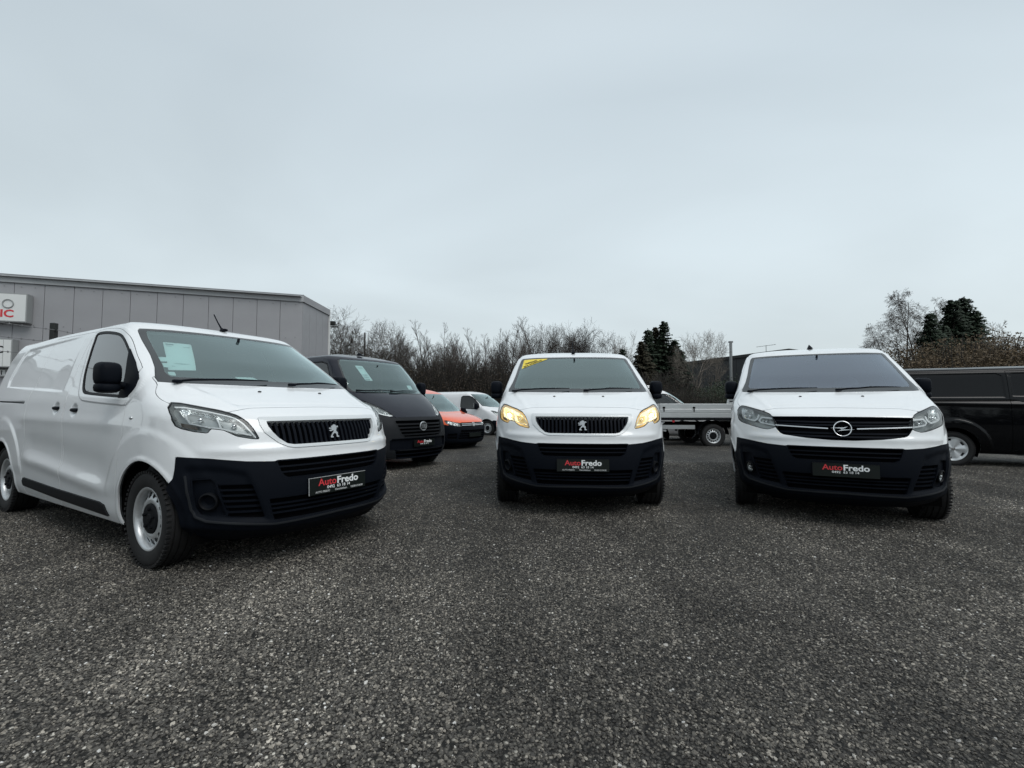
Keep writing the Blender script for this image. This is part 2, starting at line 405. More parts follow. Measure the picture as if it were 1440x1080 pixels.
        if len(two):
            k = (~ins[two]).argmax(1); r = np.arange(len(two))
            A, B, Cc = two[r, k], two[r, (k+1) % 3], two[r, (k+2) % 3]   # A outside
            tris.append(np.stack([np.stack([B, A], -1), np.stack([B, B], -1), np.stack([Cc, Cc], -1)], 1))
            tris.append(np.stack([np.stack([B, A], -1), np.stack([Cc, Cc], -1), np.stack([Cc, A], -1)], 1))
            edges.append(np.stack([np.stack([Cc, A], -1), np.stack([B, A], -1)], 1))
        tr = np.concatenate(tris)
        if not len(tr): return np.zeros((0, 3)), np.zeros((0, 3)), np.zeros((0, 3), int)
        tr = np.sort(tr, -1); key = tr[..., 0].astype(np.int64)*M+tr[..., 1]
        uk, inv = np.unique(key, return_inverse=True); inv = inv.reshape(-1, 3)
        i = uk//M; j = uk % M
        fi, fj = f[i], f[j]; t = np.where(i == j, 0, fi/np.where(i == j, 1, fi-fj))[:, None]
        V = P[i]*(1-t)+P[j]*t; NV = N[i]*(1-t)+N[j]*t; NV /= np.maximum(np.linalg.norm(NV, axis=1, keepdims=True), 1e-9)
        # drop degenerate
        ar = np.linalg.norm(np.cross(V[inv[:, 1]]-V[inv[:, 0]], V[inv[:, 2]]-V[inv[:, 0]]), axis=1)
        inv = inv[ar > 1e-10]
        if s.flip: inv = inv[:, ::-1]
        VV, NN, FF = [V], [NV], [inv]
        if skirt and edges:
            E = np.sort(np.concatenate(edges), -1); ek = E[..., 0].astype(np.int64)*M+E[..., 1]
            ei = np.searchsorted(uk, ek)
            p, q = V[ei[:, 0]], V[ei[:, 1]]; pn, qn = NV[ei[:, 0]], NV[ei[:, 1]]
            L = np.linalg.norm(q-p, axis=1) > 1e-6
            p, q, pn, qn = p[L], q[L], pn[L], qn[L]
            w = np.cross(q-p, pn+qn); w /= np.maximum(np.linalg.norm(w, axis=1, keepdims=True), 1e-9)
            w = w if not s.flip else w
            n = len(p); base = len(V)
            VV += [p, q, q-qn*skirt, p-pn*skirt]; NN += [w]*4
            o = base+np.arange(n)
            FF += [np.stack([o, o+3*n, o+2*n], -1), np.stack([o, o+2*n, o+n], -1)]
        V = np.concatenate(VV); N2 = np.concatenate(NN); F2 = np.concatenate(FF)
        # make skirt windings agree with their normals
        g = np.cross(V[F2[:, 1]]-V[F2[:, 0]], V[F2[:, 2]]-V[F2[:, 0]])
        bad = (g*(N2[F2].sum(1))).sum(1) < 0
        F2[bad] = F2[bad][:, ::-1]
        if side < 0 or mirror:
            Vm = V*(-1, 1, 1); Nm = N2*(-1, 1, 1)
            if mirror: return np.concatenate([V, Vm]), np.concatenate([N2, Nm]), np.concatenate([F2, F2[:, ::-1]+len(V)])
            return Vm, Nm, F2[:, ::-1]
        return V, N2, F2

def smooth(a, b, x):
    t = np.clip((np.asarray(x, float)-a)/(b-a), 0, 1); return t*t*(3-2*t)
def sdf(poly, X, Y, r=0.):
    """signed distance to a closed polygon (negative inside), corners rounded by r"""
    p = np.asarray(poly, float); q = np.roll(p, -1, 0)
    x = X.ravel(); y = Y.ravel()
    D = np.full(x.shape, 1e9); ins = np.zeros(x.shape, bool)
    for (ax, ay), (bx, by) in zip(p, q):
        ex, ey = bx-ax, by-ay; wx, wy = x-ax, y-ay
        t = np.clip((wx*ex+wy*ey)/max(ex*ex+ey*ey, 1e-12), 0, 1)
        D = np.minimum(D, (wx-ex*t)**2+(wy-ey*t)**2)
        c = ((ay > y) != (by > y))
        with np.errstate(divide='ignore', invalid='ignore'):
            ins ^= c & (x < (bx-ax)*(y-ay)/(by-ay if by != ay else 1e-12)+ax)
    D = np.sqrt(D)*np.where(ins, -1, 1)
    return (D-r).reshape(X.shape)
def sdline(pts, X, Y):
    """distance to an open polyline"""
    p = np.asarray(pts, float); x = X.ravel(); y = Y.ravel(); D = np.full(x.shape, 1e9)
    for (ax, ay), (bx, by) in zip(p[:-1], p[1:]):
        ex, ey = bx-ax, by-ay; wx, wy = x-ax, y-ay
        t = np.clip((wx*ex+wy*ey)/max(ex*ex+ey*ey, 1e-12), 0, 1)
        D = np.minimum(D, (wx-ex*t)**2+(wy-ey*t)**2)
    return np.sqrt(D).reshape(X.shape)
def curve(pts, n=6, closed=False):
    """Catmull-Rom through pts; a point given as (x,y,1) is a sharp corner"""
    P = [tuple(p[:2]) for p in pts]; C = [len(p) > 2 for p in pts]; N = len(P); out = []
    rng = range(N if closed else N-1)
    for i in rng:
        p1 = np.array(P[i]); p2 = np.array(P[(i+1) % N])
        p0 = np.array(P[i-1]) if (closed or i > 0) and not C[i] else p1-(p2-p1)*.5
        p3 = np.array(P[(i+2) % N]) if (closed or i+2 < N) and not C[(i+1) % N] else p2+(p2-p1)*.5
        t1 = (p2-p0)*.5*(1 if not C[i] else .6); t2 = (p3-p1)*.5*(1 if not C[(i+1) % N] else .6)
        L = np.linalg.norm(p2-p1)
        for t_, s_ in ((t1, 0), (t2, 1)):
            m = np.linalg.norm(t_)
            if m > L: t_ *= L/m
        for k in range(n):
            t = k/n
            out.append((2*t**3-3*t**2+1)*p1+(t**3-2*t**2+t)*t1+(-2*t**3+3*t**2)*p2+(t**3-t**2)*t2)
    if not closed: out.append(np.array(P[-1]))
    return np.array(out)

EXPERT_KNOTS = [
 # front d,z      side w,z      rear d,z     nose
 (.26, .155,  .88, .20,  4.86, .25, .80),
 (.12, .20,   .915, .26, 4.92, .30, .84),
 (.055, .26,  .935, .32, 4.95, .36, .86),
 (.035, .40,  .95, .44,  4.96, .46, .86),
 (.025, .58,  .958, .60, 4.96, .60, .86),
 (.045, .74,  .96, .75,  4.96, .75, .86),
 (.085, .88,  .96, .88,  4.955, .88, .84),
 (.125, .98,  .957, .98, 4.955, .98, .80),
 (.175, 1.045, .952, 1.05, 4.95, 1.05, .74),
 (.28, 1.105, .946, 1.11, 4.95, 1.12, .68),
 (.48, 1.185, .935, 1.18, 4.95, 1.19, .57),
 (.66, 1.248, .915, 1.25, 4.945, 1.26, .47),
 (.76, 1.285, .897, 1.31, 4.94, 1.32, .42),
 (1.12, 1.515, .842, 1.52, 4.91, 1.52, .34),
 (1.46, 1.722, .786, 1.70, 4.87, 1.69, .26),
 (1.60, 1.80, .752, 1.785, 4.83, 1.77, .23),
 (1.68, 1.832, .72, 1.83, 4.79, 1.815, .22),
 (1.76, 1.85, .675, 1.856, 4.74, 1.84, .22),
]
def text_obj(body, size, mat, parent, loc, rot, name='lettering', bold=0., ext=.0008, align='CENTER', space=1., width=None):
    cu = bpy.data.curves.new(name, 'FONT'); cu.body = body; cu.size = size; cu.align_x = align; cu.align_y = 'CENTER'; cu.offset = bold; cu.extrude = ext
    cu.space_character = space; cu.resolution_u = 3
    o = bpy.data.objects.new(name, cu); COL.objects.link(o)
    dg = bpy.context.evaluated_depsgraph_get(); me = bpy.data.meshes.new_from_object(o.evaluated_get(dg))
    bpy.data.objects.remove(o)
    if width and len(me.vertices):
        xs = [v.co.x for v in me.vertices]; k = width/(max(xs)-min(xs)); c = (max(xs)+min(xs))/2
        for v in me.vertices: v.co.x = (v.co.x-c)*k
    me.materials.clear(); me.materials.append(mat)
    o = bpy.data.objects.new(name, me); link(o, parent); o.location = loc; o.rotation_euler = rot
    return o

# ---------------------------------------------------------------- gravel yard
def patches(t, vec):
    """slow tone changes of the yard: worn lanes running away from the camera and damp patches"""
    N = t.nodes.new; L = t.links.new; out = None
    for sc_, rot, lo, hi, det in (((1.5, .22, 1), .12, .72, 1.28, 3), ((.32, .40, 1), .6, .62, 1.40, 7), ((2.2, 1.6, 1), .3, .78, 1.2, 5)):
        mp = N('ShaderNodeMapping'); mp.inputs['Scale'].default_value = sc_; mp.inputs['Rotation'].default_value = (0, 0, rot); L(vec, mp.inputs[0])
        n = N('ShaderNodeTexNoise'); n.inputs['Scale'].default_value = 1; n.inputs['Detail'].default_value = det; n.inputs['Roughness'].default_value = .62; L(mp.outputs[0], n.inputs['Vector'])
        r = N('ShaderNodeMapRange'); r.inputs['From Min'].default_value = .34; r.inputs['From Max'].default_value = .66; r.inputs['To Min'].default_value = lo; r.inputs['To Max'].default_value = hi; L(n.outputs['Fac'], r.inputs[0])
        if out is None: out = r.outputs[0]
        else:
            m = N('ShaderNodeMath'); m.operation = 'MULTIPLY'; L(out, m.inputs[0]); L(r.outputs[0], m.inputs[1]); out = m.outputs[0]
    return out
def gravel_material():
    m = bpy.data.materials.new('gravel'); m.use_nodes = True; t = m.node_tree; b = t.nodes['Principled BSDF']
    N = t.nodes.new; L = t.links.new
    tc = N('ShaderNodeTexCoord')
    def vor(scale, feat='F1'):
        v = N('ShaderNodeTexVoronoi'); v.inputs['Scale'].default_value = scale; v.feature = feat; L(tc.outputs['Object'], v.inputs['Vector']); return v
    def noi(scale, det=4, ro=.6):
        v = N('ShaderNodeTexNoise'); v.inputs['Scale'].default_value = scale; v.inputs['Detail'].default_value = det; v.inputs['Roughness'].default_value = ro; L(tc.outputs['Object'], v.inputs['Vector']); return v
    v1 = vor(62); v2 = vor(31)
    ramp = N('ShaderNodeValToRGB'); sp = N('ShaderNodeSeparateColor'); L(v1.outputs['Color'], sp.inputs[0]); L(sp.outputs[0], ramp.inputs[0])
    e = ramp.color_ramp.elements; e[0].position = 0; e[0].color = (0.0253, 0.0230, 0.0201, 1); e[1].position = 1; e[1].color = (0.4830, 0.4594, 0.4027, 1)
    for p, c in ((.45, (0.0633, 0.0579, 0.0503, 1)), (.80, (0.1149, 0.1072, 0.0926, 1)), (.93, (0.1955, 0.1805, 0.1560, 1))):
        q = e.new(p); q.color = c
    big = noi(.55, 6, .62); br = N('ShaderNodeMapRange'); br.inputs['From Min'].default_value = .3; br.inputs['From Max'].default_value = .7; br.inputs['To Min'].default_value = .55; br.inputs['To Max'].default_value = 1.4
    L(big.outputs['Fac'], br.inputs[0])
    mid = noi(4.5, 5, .7); mr = N('ShaderNodeMapRange'); mr.inputs['From Min'].default_value = .3; mr.inputs['From Max'].default_value = .7; mr.inputs['To Min'].default_value = .65; mr.inputs['To Max'].default_value = 1.3
    L(mid.outputs['Fac'], mr.inputs[0])
    mm = N('ShaderNodeMath'); mm.operation = 'MULTIPLY'; L(patches(t, tc.outputs['Object']), mm.inputs[0]); L(mr.outputs[0], mm.inputs[1])
    gapm = N('ShaderNodeMapRange'); gapm.inputs['From Min'].default_value = .25; gapm.inputs['From Max'].default_value = .62; gapm.inputs['To Min'].default_value = 1.15; gapm.inputs['To Max'].default_value = .12
    L(v1.outputs['Distance'], gapm.inputs[0])
    m2 = N('ShaderNodeMath'); m2.operation = 'MULTIPLY'; L(mm.outputs[0], m2.inputs[0]); L(gapm.outputs[0], m2.inputs[1])
    sc = N('ShaderNodeVectorMath'); sc.operation = 'SCALE'; L(ramp.outputs[0], sc.inputs[0]); L(m2.outputs[0], sc.inputs['Scale']); L(sc.outputs[0], b.inputs['Base Color'])
    b.inputs['Roughness'].default_value = .75; b.inputs['Specular IOR Level'].default_value = .35
    bp = N('ShaderNodeBump'); bp.inputs['Strength'].default_value = .9; bp.inputs['Distance'].default_value = .012; bp.invert = True
    L(v1.outputs['Distance'], bp.inputs['Height'])
    bp2 = N('ShaderNodeBump'); bp2.inputs['Strength'].default_value = .6; bp2.inputs['Distance'].default_value = .05; L(mid.outputs['Fac'], bp2.inputs['Height']); L(bp2.outputs[0], bp.inputs['Normal'])
    L(bp.outputs[0], b.inputs['Normal'])
    return m
def stone_material():
    m = bpy.data.materials.new('loose_stone'); m.use_nodes = True; t = m.node_tree; b = t.nodes['Principled BSDF']; N = t.nodes.new; L = t.links.new
    oi = N('ShaderNodeObjectInfo'); ramp = N('ShaderNodeValToRGB'); L(oi.outputs['Random'], ramp.inputs[0])
    e = ramp.color_ramp.elements; e[0].position = 0; e[0].color = (0.0299, 0.0273, 0.0242, 1); e[1].position = 1; e[1].color = (0.5040, 0.4980, 0.4799, 1)
    for p, c in ((.35, (0.0574, 0.0536, 0.0483, 1)), (.62, (0.0920, 0.0853, 0.0745, 1)), (.82, (0.1438, 0.1312, 0.1108, 1)), (.94, (0.2300, 0.2078, 0.1761, 1)), (.985, (0.3450, 0.3171, 0.2718, 1))):
        q = e.new(p); q.color = c
    tc = N('ShaderNodeTexCoord'); n = N('ShaderNodeTexNoise'); n.inputs['Scale'].default_value = 2.2; n.inputs['Detail'].default_value = 4; L(tc.outputs['Object'], n.inputs['Vector'])
    geo = N('ShaderNodeNewGeometry'); n2 = N('ShaderNodeTexNoise'); n2.inputs['Scale'].default_value = .8; n2.inputs['Detail'].default_value = 8; n2.inputs['Roughness'].default_value = .68; L(geo.outputs['Position'], n2.inputs['Vector'])
    r2 = N('ShaderNodeMapRange'); r2.inputs['From Min'].default_value = .3; r2.inputs['From Max'].default_value = .7; r2.inputs['To Min'].default_value = .42; r2.inputs['To Max'].default_value = 1.55; L(n2.outputs['Fac'], r2.inputs[0])
    sc = N('ShaderNodeVectorMath'); sc.operation = 'SCALE'; L(ramp.outputs[0], sc.inputs[0]); L(patches(t, geo.outputs['Position']), sc.inputs['Scale']); L(sc.outputs[0], b.inputs['Base Color'])
    b.inputs['Roughness'].default_value = .7; b.inputs['Specular IOR Level'].default_value = .4
    return m
M['gravel'] = gravel_material(); M['stone'] = stone_material()
def build_ground():
    # one sheet, fine near the camera and coarse towards the horizon
    xs = np.concatenate([-np.geomspace(900, 14, 14), np.linspace(-12, 12, 97), np.geomspace(14, 900, 14)])
    ys = np.concatenate([[-60, -20, -8, -3], np.linspace(-1, 14, 76), np.geomspace(15, 1200, 22)])
    X, Y = np.meshgrid(xs, ys)
    Z = -.2*smooth(6, 24, Y)
    near = smooth(16, 10, np.abs(X))*smooth(16, 12, Y)
    Z = Z+near*(.006*np.sin(X*1.7+Y*.9)*np.sin(Y*1.3-X*.6)+.004*np.sin(X*4.1+1)*np.sin(Y*3.7))
    V = np.stack([X, Y, Z], -1).reshape(-1, 3); nx, ny = len(xs), len(ys)
    I = np.arange(nx*ny).reshape(ny, nx); F = np.stack([I[:-1, :-1], I[:-1, 1:], I[1:, 1:], I[1:, :-1]], -1).reshape(-1, 4)
    o = mesh('ground', V, F, M['gravel'], smooth_=True); tag(o, kind='structure')
build_ground()
def build_stones():
    R = np.random.RandomState(3); pts = []; scl = []
    for (r0, r1, dens, s0, s1) in ((.9, 3.2, 9800, .0034, .0088), (3.2, 5.4, 5200, .0042, .0095), (5.4, 9.5, 2100, .005, .0105)):
        n = int((r1*r1-r0*r0)*math.tan(math.radians(50))*dens)
        y = np.sqrt(R.uniform(r0*r0, r1*r1, n)); x = R.uniform(-1.16, 1.16, n)*y
        pts.append(np.stack([x, y, -.2*smooth(6, 24, y)+.006*np.sin(x*1.7+y*.9)*np.sin(y*1.3-x*.6)+.004*np.sin(x*4.1+1)*np.sin(y*3.7)+.001], -1))
        q = R.uniform(0, 1, n)**2.2; scl.append(s0+(s1-s0)*q*(1+.6*(R.uniform(0, 1, n) > .985)))
    P = np.concatenate(pts); Sc = np.concatenate(scl)
    me = bpy.data.meshes.new('loose_gravel'); me.vertices.add(len(P)); me.vertices.foreach_set('co', P.astype(np.float32).ravel())
    at_ = me.attributes.new('ssize', 'FLOAT', 'POINT'); at_.data.foreach_set('value', Sc.astype(np.float32))
    o = bpy.data.objects.new('loose_gravel', me); link(o); me.materials.append(M['stone'])
    tag(o, 'loose dark grey gravel stones covering the yard in front of the vans', 'gravel', kind='stuff')
    ng = bpy.data.node_groups.new('stones', 'GeometryNodeTree'); ng.interface.new_socket('Geometry', in_out='INPUT', socket_type='NodeSocketGeometry'); ng.interface.new_socket('Geometry', in_out='OUTPUT', socket_type='NodeSocketGeometry')
    N = ng.nodes.new; L = ng.links.new
    gi, go = N('NodeGroupInput'), N('NodeGroupOutput'); jn = N('GeometryNodeGeometryToInstance')
    for k in range(7):
        ic = N('GeometryNodeMeshIcoSphere'); ic.inputs['Radius'].default_value = 1; ic.inputs['Subdivisions'].default_value = 1 if k % 3 else 2
        sp = N('GeometryNodeSetPosition'); nz = N('ShaderNodeTexNoise'); nz.noise_dimensions = '4D'; nz.inputs['W'].default_value = k*3.7; nz.inputs['Scale'].default_value = .9; nz.inputs['Detail'].default_value = 2
        ps = N('GeometryNodeInputPosition'); L(ps.outputs[0], nz.inputs['Vector'])
        sub = N('ShaderNodeVectorMath'); sub.operation = 'SUBTRACT'; sub.inputs[1].default_value = (.5, .5, .5); L(nz.outputs['Color'], sub.inputs[0])
        scv = N('ShaderNodeVectorMath'); scv.operation = 'SCALE'; scv.inputs['Scale'].default_value = 2.3; L(sub.outputs[0], scv.inputs[0]); L(scv.outputs[0], sp.inputs['Offset'])
        L(ic.outputs['Mesh'], sp.inputs['Geometry'])
        tr = N('GeometryNodeTransform'); tr.inputs['Scale'].default_value = (1, .65+.08*(k % 4), .48+.07*(k % 3)); L(sp.outputs[0], tr.inputs['Geometry'])
        sm = N('GeometryNodeSetMaterial'); sm.inputs['Material'].default_value = M['stone']; L(tr.outputs[0], sm.inputs['Geometry'])
        L(sm.outputs[0], jn.inputs[0])
    ip = N('GeometryNodeInstanceOnPoints'); L(gi.outputs[0], ip.inputs['Points']); L(jn.outputs[0], ip.inputs['Instance']); ip.inputs['Pick Instance'].default_value = True
    rn = N('FunctionNodeRandomValue'); rn.data_type = 'FLOAT_VECTOR'; rn.inputs['Min'].default_value = (-.5, -.5, 0); rn.inputs['Max'].default_value = (.5, .5, 6.283)
    L(rn.outputs['Value'], ip.inputs['Rotation'])
    na = N('GeometryNodeInputNamedAttribute'); na.data_type = 'FLOAT'; na.inputs['Name'].default_value = 'ssize'; L(na.outputs['Attribute'], ip.inputs['Scale'])
    L(ip.outputs[0], go.inputs[0])
    md = o.modifiers.new('stones', 'NODES'); md.node_group = ng
build_stones()
# ---------------------------------------------------------------- buildings, fence
M['panel'] = pmat('grey_wall_panel', (.305, .305, .318), .55, var=(.8, .06), rvar=(3, .1))
M['fascia'] = pmat('grey_fascia', (.36, .37, .38), .5, var=(2, .08))
M['jointdark'] = pmat('panel_joint', (.20, .20, .205), .8)
M['signwhite'] = pmat('white_sign_face', (.70, .71, .70), .4)
M['signside'] = pmat('grey_sign_side', (.30, .31, .31), .5)
M['cladding'] = pmat('dark_cladding', (.022, .025, .027), .6, var=(1.2, .3))
M['wood'] = pmat('brown_timber_cladding', (.14, .10, .07), .7, var=(3, .3))
M['galv'] = pmat('galvanised_steel', (.26, .27, .27), .45, metal=.6)
M['post'] = pmat('black_post', (.012, .014, .013), .6)
wb = empty('warehouse', (-10.3, 22.6, -.2), label='long grey metal clad warehouse with flat roof on the left', cat='building')
DX, DY = -10.7/11.29, -3.6/11.29
H = 6.70
def wall_box(mb, t0, t1, z0, z1, out0, out1, org=(0, 0), dr=(DX, DY), nrm=None):
    """box along a wall direction, between out0 and out1 in front of the wall line"""
    nx_, ny_ = nrm
    V = []
    for t in (t0, t1):
        for o in (out0, out1):
            for z_ in (z0, z1): V.append((org[0]+dr[0]*t+nx_*o, org[1]+dr[1]*t+ny_*o, z_))
    mb.add(V, [(0, 1, 3, 2), (4, 6, 7, 5), (0, 4, 5, 1), (2, 3, 7, 6), (0, 2, 6, 4), (1, 5, 7, 3)])
NRM = (-DY, DX)          # towards the yard: check sign below
if NRM[0]*(-0)+NRM[1]*(-1) < 0: NRM = (DY, -DX)
m = MB(); wall_box(m, 0, 34, 0, H-.05, -.25, -.05, nrm=NRM); m.build('wall', M['jointdark'], wb)
SD_ = (-.02, .9998); SN_ = (.9998, .02)
m = MB(); wall_box(m, 0, 3.40, 0, H-.05, -.25, -.05, dr=SD_, nrm=SN_); m.build('wall', M['jointdark'], wb)
pm = None
for k in range(34):
    if k == 0 or pm is None:
        b = MB(); wall_box(b, 0.009, .991, .02, H-.34, -.05, 0.0, nrm=NRM); o = b.build('wall_panel', M['panel'], wb); pm = o.data
    else: o = bpy.data.objects.new('wall_panel', pm); link(o, wb)
    o.location = (DX*k, DY*k, 0)
pm = None
for k in range(4):
    if pm is None: b = MB(); wall_box(b, 0.009, .84, .02, H-.34, -.05, 0.0, dr=SD_, nrm=SN_); o = b.build('wall_panel', M['panel'], wb); pm = o.data
    else: o = bpy.data.objects.new('wall_panel', pm); link(o, wb)
    o.location = (SD_[0]*k*.85, SD_[1]*k*.85, 0)
sc_ = MB(); R_ = random.Random(4)
for k in range(34):
    for t, zz in ((.3, H-.5), (.75, H-.5), (.3, H-2.1), (.72, H-2.15), (.4, H-3.4)):
        if R_.random() < .55: wall_box(sc_, k+t, k+t+.035, zz, zz+.035, 0, .012, nrm=NRM)
tag(sc_.build('panel_screws', M['jointdark'], wb), kind='stuff')
m = MB(); wall_box(m, -.05, 34, H-.325, H, -.3, .07, nrm=NRM); m.build('fascia', M['fascia'], wb)
m = MB(); wall_box(m, -.05, 34, H+.002, H+.02, -.5, .085, nrm=NRM); m.build('roof_edge', M['fascia'], wb)
m = MB(); wall_box(m, .02, 3.42, H-.325, H, -.3, .06, dr=SD_, nrm=SN_); m.build('fascia', M['panel'], wb)
m = MB(); wall_box(m, 3.40, 3.47, 0, H, -.1, .07, dr=SD_, nrm=SN_); m.build('corner_trim', M['signwhite'], wb)
m = MB(); m.box((.08, 3.55, 5.95), (.18, .10, .12), bevel=.03); m.box((.20, 3.55, 5.75), (.22, .04, .03)); m.build('wall_lamp', M['post'], wb)
m = MB(); m.add([(0, -.3, H-.1), (-.3, 3.42, H-.1), (DX*34-.3, DY*34+12, H-.1), (DX*34, DY*34, H-.1)], [(0, 1, 2, 3)]); m.build('roof', M['signside'], wb)
def wall_sign(name, label, tr_, w_, z0, z1, dep):
    s = empty(name, (-10.3+DX*tr_+NRM[0]*.02, 22.6+DY*tr_+NRM[1]*.02, -.2), label=label, cat='sign')
    m = MB(); wall_box(m, 0, w_, z0, z1, .02, dep, nrm=NRM); m.build('sign_box', M['signside'], s)
    m = MB(); wall_box(m, .04, w_-.04, z0+.04, z1-.04, dep-.01, dep+.006, nrm=NRM); m.build('sign_face', M['signwhite'], s)
    return s
wang = math.atan2(-DY, -DX)
s1 = wall_sign('wall_sign', 'upper white box sign with red letters and a grey ring on the grey warehouse', 10.35, 3.0, 4.68, 5.86, .38)
def sgn_pt(t, z_, dep): return (DX*t+NRM[0]*dep, DY*t+NRM[1]*dep, z_)
text_obj('IC', .42, M['red'], s1, sgn_pt(.62, 5.00, .392), (math.pi/2, 0, wang), bold=.012, width=.42)
m = MB(); m.tube([Vector(sgn_pt(.60+.17*math.cos(q), 5.42+.17*math.sin(q), .40)) for q in [2*math.pi*i/24 for i in range(25)]], .022, 6, cap=False); m.build('sign_ring', M['signside'], s1)
s2 = wall_sign('wall_sign', 'lower white box sign with black letters on the grey warehouse', 10.75, 2.6, 2.82, 3.98, .38)
text_obj('SIC', .40, M['ink'], s2, sgn_pt(.52, 3.52, .392), (math.pi/2, 0, wang), bold=.008, width=.50)
m = MB(); wall_box(m, .28, .29, 2.87, 3.93, .386, .392, nrm=NRM); m.build('sign_seam', M['signside'], s2)
s3 = wall_sign('small_sign', 'small white plate below the lower box sign on the warehouse', 11.05, .30, 2.45, 2.76, .10)
text_obj('I', .25, M['ink'], s3, sgn_pt(.15, 2.60, .112), (math.pi/2, 0, wang), bold=.005)
s4 = empty('wall_board', (-10.3+DX*11.7, 22.6+DY*11.7, -.2), label='dark board with a red edge low on the warehouse wall at the left border', cat='board')
m = MB(); wall_box(m, 0, 3, 1.2, 2.3, .02, .12, nrm=NRM); m.build('board', M['post'], s4)
m = MB(); wall_box(m, -.06, .0, 1.6, 2.15, .03, .14, nrm=NRM); m.build('board_edge', M['red'], s4)
# fence with barbed wire along the left border of the yard
fc = empty('wire_fence', (-10.45, 10.5, -.06), label='black posts with barbed wire between the left white van and the warehouse', cat='fence')
for yy in (-6., -3., 0., 3., 6., 9.):
    b = MB(); b.box((0, yy, 1.5), (.055, .055, 1.54), bevel=.01); b.box((.06, yy-.03, 2.88), (.035, .02, .03)); b.build('fence_post', M['post'], fc)
for zz in (2.88, 2.60, 2.30):
    b = MB()
    for y0 in (-6., -3., 0., 3., 6.):
        b.tube([(.07, y0+3*i/6., zz-.035*math.sin(math.pi*i/6)) for i in range(7)], .006, 4, cap=False)
    for i in range(60):
        yy = -6+i*.25; t = ((yy+6) % 3)/3; b.box((.07, yy, zz-.035*math.sin(math.pi*t)), (.018, .005, .016), Matrix.Rotation(i*1.3, 3, 'Y'))
    tag(b.build('barbed_wire', M['jointdark'], fc), kind='stuff')
# dark building on the right
db = empty('dark_building', (27.05, 45, -.2), label='dark clad industrial building with a brown timber patch behind the flatbed truck', cat='building')
A_ = Vector((22.1-27.05, 60-45, 0)); C_ = Vector((14, 6, 0)); ht = 6.55
def quad_wall(p, q, z0, z1, thick=.2):
    n = Vector((q.y-p.y, -(q.x-p.x), 0)).normalized()*thick
    return [(p.x, p.y, z0), (q.x, q.y, z0), (q.x, q.y, z1), (p.x, p.y, z1), (p.x+n.x, p.y+n.y, z0), (q.x+n.x, q.y+n.y, z0), (q.x+n.x, q.y+n.y, z1), (p.x+n.x, p.y+n.y, z1)]
BOXF = [(0, 1, 2, 3), (7, 6, 5, 4), (0, 4, 5, 1), (1, 5, 6, 2), (2, 6, 7, 3), (3, 7, 4, 0)]
n_ = 24
for i in range(n_):
    p = Vector((0, 0, 0)).lerp(A_, i/n_+.001); q = Vector((0, 0, 0)).lerp(A_, (i+1)/n_-.001)
    b = MB(); b.add(quad_wall(p, q, 0, ht, -.12), BOXF); b.build('wall_sheet', M['cladding'], db)
for i in range(18):
    p = Vector((0, 0, 0)).lerp(C_, i/18+.001); q = Vector((0, 0, 0)).lerp(C_, (i+1)/18-.001)
    b = MB(); b.add(quad_wall(p, q, 0, ht, -.12), BOXF); b.build('wall_sheet', M['cladding'], db)
b = MB(); b.add(quad_wall(Vector((0, 0, 0))+A_*.001, A_+C_*0, .0, ht-.1, -.02), BOXF)
b.build('wall', M['cladding'], db)
r0 = Vector((0, 0, ht)); ra = A_+Vector((0, 0, ht)); rc = C_+Vector((0, 0, ht)); rd = A_+C_+Vector((0, 0, ht))
m0 = (r0+rc)/2*1+Vector((0, 0, .0)); 
b = MB(); e_ = .25
off = (A_.normalized()*-.3)
V = [r0+off+Vector((-.3, 0, .0)), rc+off+Vector((.3, 0, -.6)), rd+Vector((0, 0, -.6)), ra+Vector((-.3, 0, .0))]
V = [tuple(v) for v in V]+[(v[0], v[1], v[2]+.32) for v in V]
b.add(V, BOXF); b.build('roof', M['post'], db)
wd = []
for i in range(4):
    p = A_*(.62+.05*i); q = A_*(.62+.05*(i+1)-.004); b = MB(); b.add(quad_wall(p, q, 3.3, 5.6, .16), BOXF); b.build('timber_board', M['wood'], db)
p_ = at(1037, 500, 49)
b = MB(); b.tube([(p_.x-27.05-.55, p_.y-45+.3, 0), (p_.x-27.05-.55, p_.y-45+.3, 8.0)], .15, 12); b.tube([(p_.x-27.05-.55, p_.y-45+.3, 8.05), (p_.x-27.05-.55, p_.y-45+.3, 8.2)], .24, 12); b.build('flue_pipe', M['galv'], db, smooth_=True, auto=40)
p_ = at(1080, 490, 47)
b = MB(); q_ = (p_.x-27.05+.3, p_.y-45+.9); b.tube([(*q_, ht), (*q_, 7.6)], .03, 6)
for k in range(-3, 4): b.tube([(q_[0]+k*.28, q_[1]-.25, 7.55+.04*k), (q_[0]+k*.28, q_[1]+.25, 7.55+.04*k)], .015, 4)
b.tube([(q_[0]-1.0, q_[1], 7.42), (q_[0]+1.0, q_[1], 7.68)], .02, 4); tag(b.build('roof_aerial', M['galv'], db), kind='stuff')
